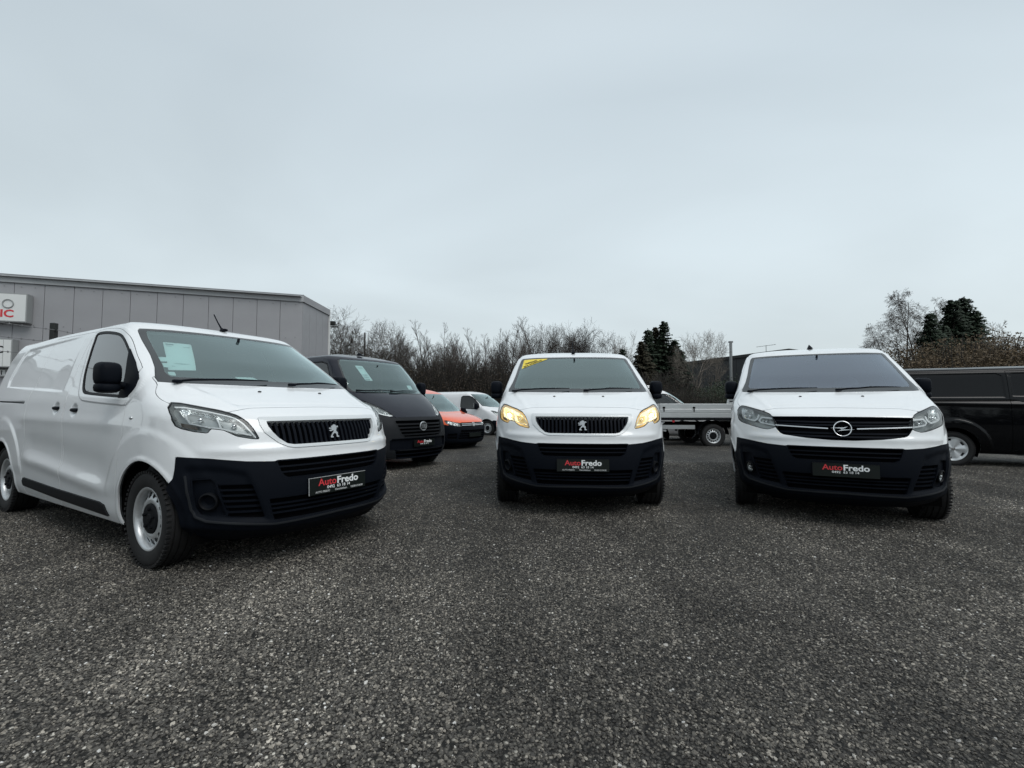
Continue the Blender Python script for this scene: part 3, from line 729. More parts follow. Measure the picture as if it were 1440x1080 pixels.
# ---------------------------------------------------------------- trees and shrubs
def bark(name, col, var=.35): return pmat(name, col, .9, var=(1.3, var), bump=(14, .5, .03))
M['bark'] = bark('grey_brown_bark', (.060, .050, .042)); M['bark_d'] = bark('dark_bark', (.030, .026, .022)); M['bark_l'] = bark('pale_bark', (.15, .135, .115)); M['birch'] = bark('birch_bark', (.30, .29, .27), .5)
M['twig'] = pmat('twigs', (.060, .050, .043), .9); M['twig_d'] = pmat('dark_twigs', (.036, .029, .026), .9); M['twig_r'] = pmat('reddish_twigs', (.058, .045, .039), .9); M['twig_l'] = pmat('pale_twigs', (.15, .13, .11), .9)
M['needle'] = pmat('spruce_needles', (.019, .034, .018), .8, var=(1.1, .5)); M['needle_b'] = pmat('brownish_needles', (.040, .036, .020), .8, var=(1.4, .4))
M['leaf_b'] = pmat('dry_brown_leaves', (.105, .075, .043), .8, var=(1.6, .6)); M['leaf_g'] = pmat('dark_evergreen_leaves', (.020, .034, .014), .6, var=(2.5, .5)); M['bramble'] = pmat('brown_undergrowth', (.055, .042, .030), .9, var=(1, .4))
def bare_tree(seed, h=10., kind='oak', trunk=.5, thin=1.0):
    """returns (trunk V,F), (crown V,F): branching limbs as tapered three-sided sticks"""
    R = random.Random(seed); T, C = ([], []), ([], [])
    def stick(buf, a, b, r0, r1, n=3):
        V, F = buf; o = len(V); t = (b-a).normalized(); u_ = t.cross(Vector((0, 0, 1)) if abs(t.z) < .9 else Vector((1, 0, 0))).normalized(); v_ = t.cross(u_)
        for c_, r in ((a, r0), (b, r1)):
            for k in range(n):
                q = 2*math.pi*k/n; V.append(tuple(c_+(u_*math.cos(q)+v_*math.sin(q))*r))
        for k in range(n): F.append((o+k, o+(k+1) % n, o+n+(k+1) % n, o+n+k))
    wob = {'oak': .20, 'slim': .10, 'birch': .12}[kind]
    rmin = .0085*thin
    def grow(p, d, L, r, lev):
        segs = 4 if lev <= 2 else (3 if lev == 3 else 2); q = p; dd = d.copy(); rr = r; last = lev >= 5
        if last: segs = 1
        for i in range(segs):
            up = .10 if kind != 'birch' or lev < 3 else -.28
            dd = (dd+Vector((R.gauss(0, wob), R.gauss(0, wob), up+R.gauss(0, wob*.6)))).normalized()
            q2 = q+dd*L/segs; r2 = max(rr*.80, rmin*.8)
            stick(T if lev == 0 else C, q, q2, rr, r2, 5 if lev <= 1 else 3); q = q2; rr = r2
            if not last:
                for _ in range(2 if lev < (5 if kind == 'birch' else 4) else 1):
                    if lev == 1 and i == 0: continue
                    az = R.uniform(0, 6.28); sp = R.uniform(.45, .95) if kind == 'oak' else (R.uniform(.28, .60) if kind == 'slim' else R.uniform(.4, .8))
                    u_ = dd.cross(Vector((math.cos(az), math.sin(az), .3))).normalized(); nd = (dd*math.cos(sp)+u_*math.sin(sp)).normalized()
                    grow(q, nd, L*R.uniform(.42, .62)*(1.0 if i < segs-1 else .8), max(rr*R.uniform(.42, .60), rmin), lev+1)
    q = Vector((0, 0, -.1)); dd = Vector((R.gauss(0, .03), R.gauss(0, .03), 1)).normalized(); r = h*(.022 if kind == 'oak' else .016)
    n = 5; L = h*trunk
    for i in range(n):
        dd = (dd+Vector((R.gauss(0, .04), R.gauss(0, .04), .1))).normalized(); q2 = q+dd*L/n; stick(T, q, q2, r, r*.9, 7); q = q2; r *= .9
        if i >= 2 and kind != 'oak' or i >= 3:
            az = R.uniform(0, 6.28); nd = (dd*.7+Vector((math.cos(az), math.sin(az), .1))*.8).normalized(); grow(q, nd, h*R.uniform(.14, .24), r*.4, 2)
    if kind == 'oak':
        for i in range(4):
            az = 6.28*i/4+R.uniform(-.5, .5); sp = R.uniform(.15, .75); grow(q, Vector((math.cos(az)*math.sin(sp), math.sin(az)*math.sin(sp), math.cos(sp))), h*(1-trunk)*R.uniform(.52, .70), r*.62, 1)
    else:
        # one or two leaders that carry on to the top with short side limbs
        for lead in range(2 if kind == 'slim' else 1):
            p = q.copy(); d_ = (dd+Vector((R.gauss(0, .12)*lead*2, R.gauss(0, .12)*lead*2, .2))).normalized(); rr = r*(.85 if not lead else .6); m = 9; LL = h*(1-trunk)*(1. if not lead else .8)
            for i in range(m):
                d_ = (d_+Vector((R.gauss(0, .06), R.gauss(0, .06), .05))).normalized(); p2 = p+d_*LL/m; stick(C, p, p2, rr, rr*.84, 5); p = p2; rr *= .84
                for _ in range(2):
                    az = R.uniform(0, 6.28); sp = R.uniform(.5, .9) if kind == 'slim' else R.uniform(.7, 1.2)
                    nd = Vector((math.cos(az)*math.sin(sp), math.sin(az)*math.sin(sp), math.cos(sp))); grow(p, nd, h*.15*(1.25-i/m)*(1.25 if kind == 'birch' else 1), max(rr*.5, rmin*1.3), 3 if kind == 'slim' else 2)
    zm = max(v[2] for v in C[0])
    k = h/zm
    for B in (T, C):
        for i, v in enumerate(B[0]): B[0][i] = (v[0]*k, v[1]*k, v[2]*k)
    return T, C
PROTO = {}
def tree_proto(key, seed, h, kind, trunk, mt, mc, thin=1.):
    T, C = bare_tree(seed, h, kind, trunk, thin)
    a = bpy.data.meshes.new('trunk'); a.from_pydata(T[0], [], T[1]); a.materials.append(mt)
    b = bpy.data.meshes.new('crown'); b.from_pydata(C[0], [], C[1]); b.materials.append(mc)
    PROTO[key] = (a, b, h)
def put_tree(key, x, y, h, label, group, rz, name='bare_tree', cat='tree', mats=None, sx=1., zoff=0.):
    a, b, h0 = PROTO[key]; s = h/h0
    e_ = empty(name, (x, y, ground_z(x, y)+zoff), rz, label=label, cat=cat, group=group); e_.scale = (s*sx, s*sx, s)
    for nm, me in (('trunk', a), ('crown', b)):
        o = bpy.data.objects.new(nm, me); link(o, e_)
        if nm == 'crown': tag(o, kind='stuff')
        if mats:
            m_ = mats[0] if nm == 'trunk' else mats[1]
            o.material_slots[0].link = 'OBJECT'; o.material_slots[0].material = m_
    return e_
tree_proto('oak1', 11, 10, 'oak', .28, M['bark'], M['twig']); tree_proto('oak2', 12, 10, 'oak', .34, M['bark'], M['twig']); tree_proto('oak3', 23, 10, 'oak', .25, M['bark_d'], M['twig_d'])
tree_proto('slim1', 31, 10, 'slim', .40, M['bark'], M['twig']); tree_proto('slim2', 32, 10, 'slim', .48, M['bark_d'], M['twig_r']); tree_proto('slim3', 37, 10, 'slim', .36, M['bark'], M['twig_d'])
tree_proto('birch1', 41, 12, 'birch', .45, M['birch'], M['twig_r'], .8); tree_proto('birch2', 44, 12, 'birch', .40, M['birch'], M['twig'], .8)
def spruce_proto(key, seed, h=10., mat='needle', dens=1.):
    R = random.Random(seed); V = []; F = []; T = MB()
    T.tube([(0, 0, -.1), (0, 0, h*.5), (0, 0, h*.98)], [h*.018, h*.011, .02], 7)
    z_ = h*.06
    while z_ < h*.985:
        f = 1-z_/h; Rr = (h*.24*f**.85+.12)*R.uniform(.8, 1.12); nb = int(9+7*f)
        for k in range(nb):
            az = R.uniform(0, 6.28); L = Rr*R.uniform(.65, 1.12); dx, dy = math.cos(az), math.sin(az); dz = -.25*f+.25*(1-f)+R.uniform(-.1, .1)
            n = max(3, int(L/.15*dens)); zj = R.uniform(-.12, .12)
            for i in range(n):
                t = (i+.6)/n; px, py, pz = dx*L*t, dy*L*t, z_+zj+dz*L*t-.12*L*t*t
                for _ in range(4):
                    a2 = az+R.choice((-1, 1))*R.uniform(.2, 1.3); w_ = R.uniform(.18, .48)*(1.1-.5*t)*(.6+.6*f); hang = R.uniform(-.8, .1)*w_
                    ex, ey, ez = px+math.cos(a2)*w_, py+math.sin(a2)*w_, pz+hang
                    nx_, ny_ = -math.sin(a2)*.085, math.cos(a2)*.085
                    o = len(V); V += [(px-nx_, py-ny_, pz), (px+nx_, py+ny_, pz+.10), (ex, ey, ez)]; F.append((o, o+1, o+2))
        z_ += h*.019*R.uniform(.7, 1.3)
    # leader
    for _ in range(14):
        a2 = R.uniform(0, 6.28); zz = h*R.uniform(.93, 1.0); w_ = (1.02*h-zz)*.5; o = len(V); V += [(-.03, 0, zz), (.03, 0, zz+.05), (math.cos(a2)*w_, math.sin(a2)*w_, zz+.1)]; F.append((o, o+1, o+2))
    tm = T.build('trunk', M['bark_d']); me = tm.data; bpy.data.objects.remove(tm)
    c = bpy.data.meshes.new('crown'); c.from_pydata(V, [], F); c.materials.append(M[mat]); PROTO[key] = (me, c, h)
spruce_proto('spruce1', 3); spruce_proto('spruce2', 9); spruce_proto('spruce3', 15, mat='needle_b', dens=.8)
def shrub_proto(key, seed, w, h, mat, n, leaf=.10, stems=18, lumps=9):
    R = random.Random(seed); V = []; F = []; S_ = MB()
    L = [(R.uniform(-.5, .5)*w, R.uniform(-.35, .35)*w, h*R.uniform(.35, .72), R.uniform(.22, .40)*min(w, h*1.3)) for _ in range(lumps)]
    for _ in range(n):
        cx, cy, cz, r = R.choice(L)
        while True:
            p = Vector((R.uniform(-1, 1), R.uniform(-1, 1), R.uniform(-1, 1)))
            if .15 < p.length < 1: break
        p = Vector((cx, cy, cz))+p*r*(1+.25*math.sin(7*p.x+seed)*math.cos(6*p.z))
        if p.z < .05: p.z = R.uniform(.05, h*.5)
        a = Vector((R.gauss(0, 1), R.gauss(0, 1), R.gauss(0, 1))).normalized(); b = a.cross(Vector((R.gauss(0, 1), R.gauss(0, 1), .3))).normalized(); s_ = leaf*R.uniform(.5, 1.2)
        o = len(V); V += [tuple(p-a*s_), tuple(p+b*s_*.5), tuple(p+a*s_), tuple(p-b*s_*.5)]; F.append((o, o+1, o+2, o+3))
    for _ in range(stems):
        a0 = R.uniform(0, 6.28); b0 = (R.uniform(-.3, .3)*w, R.uniform(-.2, .2)*w, -.05); t_ = (b0[0]+math.cos(a0)*w*.25, b0[1]+math.sin(a0)*w*.2, h*R.uniform(.7, 1.12))
        S_.tube([b0, ((b0[0]+t_[0])/2+R.gauss(0, .05), (b0[1]+t_[1])/2, t_[2]*.55), t_], [.03, .018, .006], 4)
    so = S_.build('stem', M['bark_d']); me = so.data; bpy.data.objects.remove(so)
    c = bpy.data.meshes.new('crown'); c.from_pydata(V, [], F); c.materials.append(M[mat]); PROTO[key] = (me, c, h)
shrub_proto('beech', 5, 3.6, 3.2, 'leaf_b', 15000, .040, 60, 16); shrub_proto('beech2', 6, 4.2, 2.8, 'leaf_b', 14000, .040, 60, 16); shrub_proto('ever', 7, 4.0, 3.2, 'leaf_g', 16000, .055, 12, 14); shrub_proto('thicket', 8, 4.5, 3.4, 'bramble', 5000, .045, 190, 14); shrub_proto('thicket2', 18, 4.5, 3.4, 'bramble', 4000, .045, 220, 14)
def place_px(key, px, top, Y, label, group, name='bare_tree', cat='tree', mats=None, sx=1., rz=None):
    p = at(px, top, Y); gz = ground_z(p.x, Y); return put_tree(key, p.x, Y, p.z-gz, label, group, rnd.uniform(0, 6.28) if rz is None else rz, name, cat, mats, sx)
# wood beyond the yard, left and middle
G = 'bare trees of the wood behind the parked vans'
front = [(478, 430, 42, 'oak1', 1.15), (502, 458, 46, 'oak2', 1.0), (545, 452, 47, 'oak1', .95), (561, 455, 44, 'oak2', 1.0), (596, 456, 50, 'slim1', 1.0), (622, 458, 48, 'slim3', 1.0), (640, 470, 46, 'slim2', .9), (668, 466, 50, 'slim1', .9), (684, 470, 47, 'slim2', 1.0),
         (700, 466, 52, 'slim3', .9), (722, 451, 50, 'slim1', 1.1), (741, 456, 47, 'slim2', 1.0), (752, 449, 51, 'slim1', 1.0), (775, 453, 50, 'oak2', .85), (789, 455, 53, 'oak1', .8), (812, 458, 49, 'oak3', .8), (829, 453, 50, 'oak3', 1.0)]
FL = ['tall spreading bare tree at the left end of the wood, beside the grey warehouse', 'rounded bare tree second from the warehouse corner', 'bare tree above the roof of the dark van, in the left part of the wood', 'round headed bare tree above the windscreen of the dark van',
      'slim bare tree right of the two round ones above the dark van', 'bare tree above the right shoulder of the dark van', 'reddish bare tree above the orange van roof', 'slim bare tree above the orange van bonnet', 'reddish slim tree above the older white van', 'bare tree above the left mirror of the middle van',
      'tall bare tree above the left edge of the middle van roof', 'reddish slim tree just inside the left edge of the middle van roof', 'tallest slim bare tree above the yellow sticker of the middle van', 'forked bare tree above the centre left of the middle van', 'crooked bare tree left of the roof aerial of the middle van',
      'dark bare tree just right of the roof aerial of the middle van', 'round headed dark bare tree at the right end of the wood']
for (px, top, Y, key, sx), lb in zip(front, FL): place_px(key, px, top-5, Y, lb, G, sx=sx)
R2 = random.Random(21); slimk = ['slim1', 'oak2', 'slim3', 'oak1', 'oak3', 'slim2']
ZONES = [(0, 500, 'beside the warehouse corner'), (500, 540, 'above the left part of the dark van roof'), (540, 580, 'above the dark van windscreen'), (580, 620, 'above the nose of the dark van'), (620, 660, 'above the orange van'), (660, 705, 'above the older white van'),
         (705, 745, 'above the yellow sticker'), (745, 790, 'above the left half of the middle van roof'), (790, 830, 'above the roof aerial of the middle van'), (830, 2000, 'above the right half of the middle van roof')]
ORD = ['first', 'second', 'third', 'fourth', 'fifth', 'sixth', 'seventh', 'eighth', 'ninth', 'tenth', 'eleventh', 'twelfth']
zc = {}
def zone_label(px, kind, word='counted from the left'):
    for a_, b_, t_ in ZONES:
        if a_ <= px < b_:
            k = zc.get((kind, t_), 0); zc[(kind, t_)] = k+1; return '%s %s from the left %s' % (ORD[min(k, 11)], kind, t_)
for i, px in enumerate(sorted(470+i*5.6+R2.uniform(-6, 6) for i in range(0, 64, 2))):
    top = 477+R2.uniform(-10, 16)-(6 if 700 < px < 760 else 0); Y = R2.uniform(48, 66)
    place_px(slimk[(i*5) % 6], px, top, Y, zone_label(px, 'thin back tree'), G, sx=R2.uniform(.7, 1.0))
for i, px in enumerate(sorted(455+i*12.5+R2.uniform(-5, 5) for i in range(34))):
    Y = R2.uniform(44, 56); p = at(px, 520+R2.uniform(-10, 10), Y)
    put_tree('thicket' if i % 2 else 'thicket2', p.x, Y, p.z-ground_z(p.x, Y), zone_label(px, 'brown thicket'), 'brown thicket under the wood', R2.uniform(0, 6.28), 'thicket', 'shrub', None, 1.3)
wp = empty('pole', (*at(513, 480, 44).xy, -.2), label='thin dark pole standing before the wood near the warehouse', cat='pole')
b = MB(); b.tube([(0, 0, 0), (0, 0, 8.2)], [.10, .07], 8); b.build('pole_shaft', M['bark_d'], wp)
# middle: spruces and pale bare trees behind the flatbed truck
SG = 'dark spruces behind the flatbed truck'
for px, top, Y, key, sx, lb in ((876, 491, 40, 'spruce2', 1.5, 'small dark spruce left of the spruce clump'), (911, 462, 42, 'spruce1', 1.25, 'dark spruce at the left of the clump behind the flatbed truck'), (923, 460, 43, 'spruce3', 1.3, 'brownish spruce in the middle of the clump behind the truck'),
                               (934, 452, 42, 'spruce2', 1.3, 'tallest dark spruce in the clump behind the flatbed truck'), (949, 477, 41, 'spruce1', 1.4, 'dark spruce at the right of the clump behind the truck'), (903, 480, 40, 'spruce3', 1.5, 'low brownish spruce at the left foot of the clump'), (958, 492, 41, 'spruce1', 1.5, 'lowest spruce at the right foot of the clump')):
    place_px(key, px, top, Y, lb, SG, 'spruce_tree', 'tree', None, sx)
PG = 'pale bare trees beside the spruces'
PM = (M['bark_l'], M['twig_l'])
for px, top, Y, key, sx, lb in ((884, 463, 44, 'oak1', .8, 'pale bare tree left of the spruce clump'), (978, 460, 38, 'oak2', .95, 'pale multi stemmed bare tree between the spruces and the dark building'), (1001, 470, 39, 'slim1', .8, 'pale slim bare tree just left of the timber patch'), (866, 478, 46, 'slim1', 1.0, 'small faint bare tree right of the middle van roof'),):
    place_px(key, px, top, Y, lb, PG, mats=PM, sx=sx)
for i, (px, top, Y, key, lb) in enumerate(((1012, 546, 30, 'ever', 'dark evergreen bush left of the flue pipe'), (1030, 539, 31, 'ever', 'dark evergreen bush under the flue pipe'), (1052, 535, 33, 'ever', 'dark evergreen bush behind the right white van'), (990, 553, 29, 'thicket', 'brown thicket behind the truck bed'), (965, 551, 30, 'thicket', 'brown thicket behind the middle of the truck bed'), (940, 549, 31, 'thicket', 'brown thicket behind the white roof'), (905, 530, 36, 'thicket', 'brown thicket under the left spruces'), (925, 528, 36, 'thicket', 'brown thicket under the tallest spruce'))):
    place_px(key, px, top, Y, lb, 'bushes behind the flatbed truck', 'shrub', 'shrub', None, 1.3)
# right: birches, spruces, brown beech hedge behind the black van
for px, top, Y, key, sx, lb in ((1262, 414, 46, 'birch1', 1.15, 'leafless birch at the left of the right group'), (1288, 402, 47, 'birch2', 1.1, 'tallest leafless birch left of the right spruces'), (1332, 414, 50, 'birch1', 1.0, 'bare birch top rising behind the right spruces'), (1241, 452, 44, 'birch2', .9, 'small bare birch nearest the right white van'), (1378, 430, 50, 'birch2', .9, 'faint bare birch right of the right spruces'), (1308, 440, 45, 'slim1', .8, 'slim bare tree left of the narrow spruce')):
    place_px(key, px, top, Y, lb, 'bare birches on the right', mats=None if key != 'slim1' else PM, sx=sx)
for px, top, Y, key, sx, lb in ((1308, 438, 40, 'spruce1', 1.15, 'narrow dark spruce at the left of the right spruces'), (1340, 422, 42, 'spruce2', 1.5, 'dark spruce in the middle of the right spruces'), (1355, 417, 43, 'spruce1', 1.45, 'tallest dark spruce of the right group'), (1371, 438, 42, 'spruce2', 1.5, 'dark spruce at the right of the right group'), (1326, 455, 41, 'spruce1', 1.3, 'low dark spruce between the narrow one and the tall ones')):
    place_px(key, px, top, Y, lb, 'dark spruces on the right', 'spruce_tree', 'tree', None, sx)
bl = ['left', 'second', 'third', 'fourth', 'fifth', 'sixth', 'rightmost', 'outermost']
for i in range(8):
    px = 1318+i*22; place_px('beech' if i % 2 else 'beech2', px, 489-6*(i in (3, 4, 6)), 27+i % 3, 'brown leaved beech bush behind the black van, '+(bl[i]+' from the left' if i in (1, 2, 3, 4, 5) else bl[i]+' one'), 'brown beech bushes behind the black van', 'beech_bush', 'shrub', None, 1.15)
for px, top, Y, key, sx, lb in ((1402, 452, 36, 'slim3', 1.0, 'bare shoots above the brown bushes near the right border'), (1425, 446, 37, 'slim1', 1.1, 'bare tree above the brown bushes at the right border'), (1448, 450, 36, 'slim3', 1.0, 'bare tree just at the right border'), (1385, 470, 34, 'oak2', .8, 'low bare tree over the brown bushes right of the spruces')):
    place_px(key, px, top, Y, lb, 'bare trees above the brown bushes', mats=(M['bark_l'], M['twig_l']), sx=sx)
place_px('oak2', 6, 378, 40, 'bare tree top showing above the warehouse roof', None)
PROTO_ = 0
# low distant band of scrub closing the horizon
ga, gb, gh = PROTO['thicket']; V0 = np.array([v.co[:] for v in gb.vertices]); F0 = np.array([p_.vertices[:] for p_ in gb.polygons]); VV, FF = [], []
for i in range(18):
    px = -120+i*98; Y = 80+R2.uniform(-6, 6); p = at(px, 545+R2.uniform(-6, 4), Y); a_ = R2.uniform(0, 6.28); sxy = 3.4; hh = max(2.4, p.z+.2)/gh
    VV.append(np.stack([(V0[:, 0]*math.cos(a_)-V0[:, 1]*math.sin(a_))*sxy+p.x, (V0[:, 0]*math.sin(a_)+V0[:, 1]*math.cos(a_))*sxy+Y, V0[:, 2]*hh-.2], -1)); FF.append(F0+i*len(V0))
tag(mesh('distant_scrub', np.concatenate(VV), np.concatenate(FF), M['bramble']), 'far brown scrub closing the horizon beyond the yard', 'scrub', kind='stuff')

# a wood behind the photographer: seen only in the paint and the glass
VV, FF, n0 = [], [], 0
for i in range(26):
    key = ('oak1', 'oak2', 'slim1', 'thicket', 'oak3', 'thicket')[i % 6]; a_ = math.radians(-200+i*8.6); rr_ = 24+R2.uniform(-2, 5); X0, Y0 = rr_*math.cos(a_)*1.2, 2+rr_*math.sin(a_)
    if Y0 > 1: continue
    for me in PROTO[key][:2]:
        V0 = np.array([v.co[:] for v in me.vertices]); k_ = R2.uniform(.8, 1.1)*(1.5 if key == 'thicket' else 1)
        T0 = []
        for p_ in me.polygons:
            q = list(p_.vertices); T0 += [(q[0], q[j], q[j+1]) for j in range(1, len(q)-1)]
        VV.append(V0*(k_*1.3, k_*1.3, k_)+(X0, Y0, 0)); FF.append(np.array(T0)+n0); n0 += len(V0)
tag(mesh('far_wood', np.concatenate(VV), np.concatenate(FF), M['twig_d']), 'bare wood on the other side of the yard, mirrored in paint and glass', 'wood', kind='stuff')
# ---------------------------------------------------------------- vehicle parts
def g(name, S, F, mat, parent, off=0., skirt=0., mirror=True, side=1):
    V, N, T = S.cut(F, off=off, skirt=skirt, mirror=mirror, side=side)
    if not len(T): return None
    return mesh(name, V, T, mat, parent, N=N)
def pair(name, S, F, mat, parent, off=0., skirt=0., hook=None):
    out = []
    for sd in (-1, 1):
        o = g(name, S, F, mat, parent, off, skirt, mirror=False, side=sd)
        if o is not None: out.append(o)
        if hook and o is not None: hook(o, sd)
    return out
def MX(*a):
    r = a[0]
    for b in a[1:]: r = np.maximum(r, b)
    return r
def MN(*a):
    r = a[0]
    for b in a[1:]: r = np.minimum(r, b)
    return r

def make_wheel(parent, x, y, z, r, rim_r, width, kind, side, steer=0., name='wheel'):
    """wheel thing part: hub at x,y,z; outer face looks along side*x"""
    w = bpy.data.objects.new(name, None); link(w, parent); w.location = (x, y, z); w.empty_display_size = .1
    w.rotation_euler = (0, 0, steer+(0 if side > 0 else math.pi))
    key = (round(r, 3), round(rim_r, 3), round(width, 3), kind)
    if key not in WHEELS:
        t = MB(); h = width/2
        prof = [(rim_r-.012, -h*.72), (rim_r+.012, -h*.86), (r-.055, -h*1.0), (r-.022, -h*.95), (r-.006, -h*.80)]
        # tread with four grooves
        for a in (-.62, -.22, .22, .62):
            prof += [(r, h*(a-.14)), (r, h*(a-.045)), (r-.009, h*(a-.035)), (r-.009, h*(a+.035)), (r, h*(a+.045)), (r, h*(a+.14))]
        prof += [(r-.006, h*.80), (r-.022, h*.95), (r-.040, h*.99), (r-.058, h*1.0), (rim_r+.045, h*.985), (rim_r+.03, h*.955), (rim_r+.012, h*.90), (rim_r-.010, h*.80)]
        t.lathe(prof, 56)
        tread = MB()
        for k in range(56):
            q = 2*math.pi*k/56
            for sg in (-1, 1):
                R = Matrix.Rotation(q, 3, 'X')
                tread.box(R @ Vector((sg*h*.90, 0, r-.011)), (.013, .0085, .009), R)
        rb = MB()
        rb.lathe([(rim_r+.004, h*.78), (rim_r+.010, h*.84), (rim_r+.006, h*.885), (rim_r-.006, h*.88), (rim_r-.014, h*.80), (rim_r-.020, h*.66), (rim_r-.022, h*.46), (rim_r-.030, -h*.6), (rim_r-.010, -h*.75)], 56)
        rm = MB()
        if kind == 'steel':
            # dished disc with a ring of openings
            n = 15; na = n*8; radii = [rim_r-.022, rim_r-.028, rim_r-.034, rim_r-.042, rim_r-.052, rim_r-.062, rim_r-.070, rim_r-.082, rim_r-.097, .098, .080, .058, .030]
            hs = [h*.46, h*.48, h*.505, h*.54, h*.58, h*.62, h*.66, h*.70, h*.70, h*.62, h*.55, h*.53, h*.53]
            V = []; F = []
            for rr, hh in zip(radii, hs):
                for k in range(na):
                    q = 2*math.pi*k/na; V.append((hh, rr*math.cos(q), rr*math.sin(q)))
            for i in range(len(radii)-1):
                for k in range(na):
                    if i in (1, 2, 3, 4, 5) and (k % 8) in ((1, 2, 3, 4, 5) if i in (2, 3, 4) else (2, 3, 4)): continue
                    F.append((i*na+k, i*na+(k+1) % na, (i+1)*na+(k+1) % na, (i+1)*na+k))
            rm.add(V, F)
            cap = MB(); cap.lathe([(.106, h*.64), (.103, h*.75), (.090, h*.79), (.05, h*.74), (.034, h*.76), (.03, h*.82), (.0001, h*.84)], 32)
            for k in range(5):
                q = 2*math.pi*k/5+.3
                cap.lathe([(.0115, h*.74), (.0115, h*.90), (.0001, h*.92)], 8, c=(0, .066*math.cos(q), .066*math.sin(q)))
        else:
            # plastic cover with wide blades and small openings near the edge
            n = kind[1]; na = n*12; radii = [rim_r-.004, rim_r-.014, rim_r-.024, rim_r-.034, rim_r-.048, rim_r-.062, rim_r-.09, .085, .05, .001]
            V = []; F = []
            for i, rr in enumerate(radii):
                for k in range(na):
                    q = 2*math.pi*k/na; ph = (k % 12)/12
                    b = .012*math.cos(2*math.pi*ph)*(1-abs(i-4)/6.)
                    V.append((h*(.86-.10*min(i, 3)/3+.06*max(0, i-4)/5)+b, rr*math.cos(q), rr*math.sin(q)))
            for i in range(len(radii)-1):
                for k in range(na):
                    if i in (2, 3, 4) and (k % 12) in (4, 5, 6, 7): continue
                    F.append((i*na+k, i*na+(k+1) % na, (i+1)*na+(k+1) % na, (i+1)*na+k))
            rm.add(V, F)
            cap = MB(); cap.lathe([(.036, h*.92), (.032, h*1.0), (.0001, h*1.01)], 20)
        dk = MB(); dk.lathe([(rim_r-.03, -h*.15), (.001, -h*.12)], 24)  # black disc painted in as the shade behind the rim openings
        objs = [t.build('tyre', M['tyre'], w, smooth_=True, auto=35), rb.build('rim', M['rim'] if kind == 'steel' else M['rimcap'], w, smooth_=True, auto=50),
                rm.build('rim_disc' if kind == 'steel' else 'wheel_cover', M['rim'] if kind == 'steel' else M['rimcap'], w, smooth_=True, auto=30),
                cap.build('hub_cap', M['plastic2'] if kind == 'steel' else M['chrome'], w, smooth_=True, auto=30), dk.build('brake_shadow_disc', M['under'], w),
                tread.build('tread_block', M['tyre'], w)]
        objs[4].name = 'rim_shade_disc'
        tag(objs[5], kind='stuff')
        WHEELS[key] = [(o.data, o.name.split('.')[0]) for o in objs]
    else:
        for me, nm in WHEELS[key]:
            o = bpy.data.objects.new(nm, me); link(o, w)
            if nm == 'tread_block': tag(o, kind='stuff')
    return w
WHEELS = {}

def superbox(c, h, n=3.2, m=20, rot=None, taper=None):
    """rounded box surface; returns V,F"""
    V = []; F = []
    def sp(a, e): return math.copysign(abs(a)**e, a)
    ee = 2./n
    for i in range(m+1):
        ph = -math.pi/2+math.pi*i/m
        for j in range(2*m):
            th = math.pi*j/m
            v = Vector((sp(math.cos(ph), ee)*sp(math.cos(th), ee)*h[0], sp(math.cos(ph), ee)*sp(math.sin(th), ee)*h[1], sp(math.sin(ph), ee)*h[2]))
            if taper: v = taper(v)
            if rot is not None: v = rot @ v
            V.append(v+Vector(c))
    for i in range(m):
        for j in range(2*m): F.append((i*2*m+j, i*2*m+(j+1) % (2*m), (i+1)*2*m+(j+1) % (2*m), (i+1)*2*m+j))
    return V, F

def make_mirror(parent, side, x, y, z, w, h, dpt=.075, col='plastic', upper=None, arm_z=-.55, base_x=None):
    mr = bpy.data.objects.new('door_mirror', None); link(mr, parent); mr.location = (side*x, y, z); mr.empty_display_size = .1
    def tp(v):
        k = (v.y+dpt)/(2*dpt)          # narrower towards the front (-y)
        return Vector((v.x*(.80+.2*k)+side*(-.0), v.y, v.z*(.84+.16*k)))
    a = MB(); V, F = superbox((0, 0, h*.12), (w/2, dpt, h*.5*.88), n=3.6, m=12, taper=tp); a.add(V, F)
    a.build('mirror_cap', M[upper or col], mr, smooth_=True)
    b = MB(); V, F = superbox((0, .004, -h*.36), (w/2*.99, dpt*.96, h*.20), n=3.0, m=10, taper=tp); b.add(V, F)
    b.build('mirror_base', M['plastic'], mr, smooth_=True)
    c = MB(); bx = side*((base_x or (x-w/2-.05))-x)
    c.tube([(-side*w*.30, .0, h*arm_z*.7), ((bx-side*w*.3)/2, .012, h*arm_z*.85), (bx, .02, h*arm_z)], [.030, .028, .034], 10)
    c.build('mirror_arm', M['plastic'], mr, smooth_=True)
    d = MB(); d.box((0, dpt*.97, h*.12), (w*.36, .004, h*.32)); d.build('mirror_glass', M['chrome'], mr)
    return mr

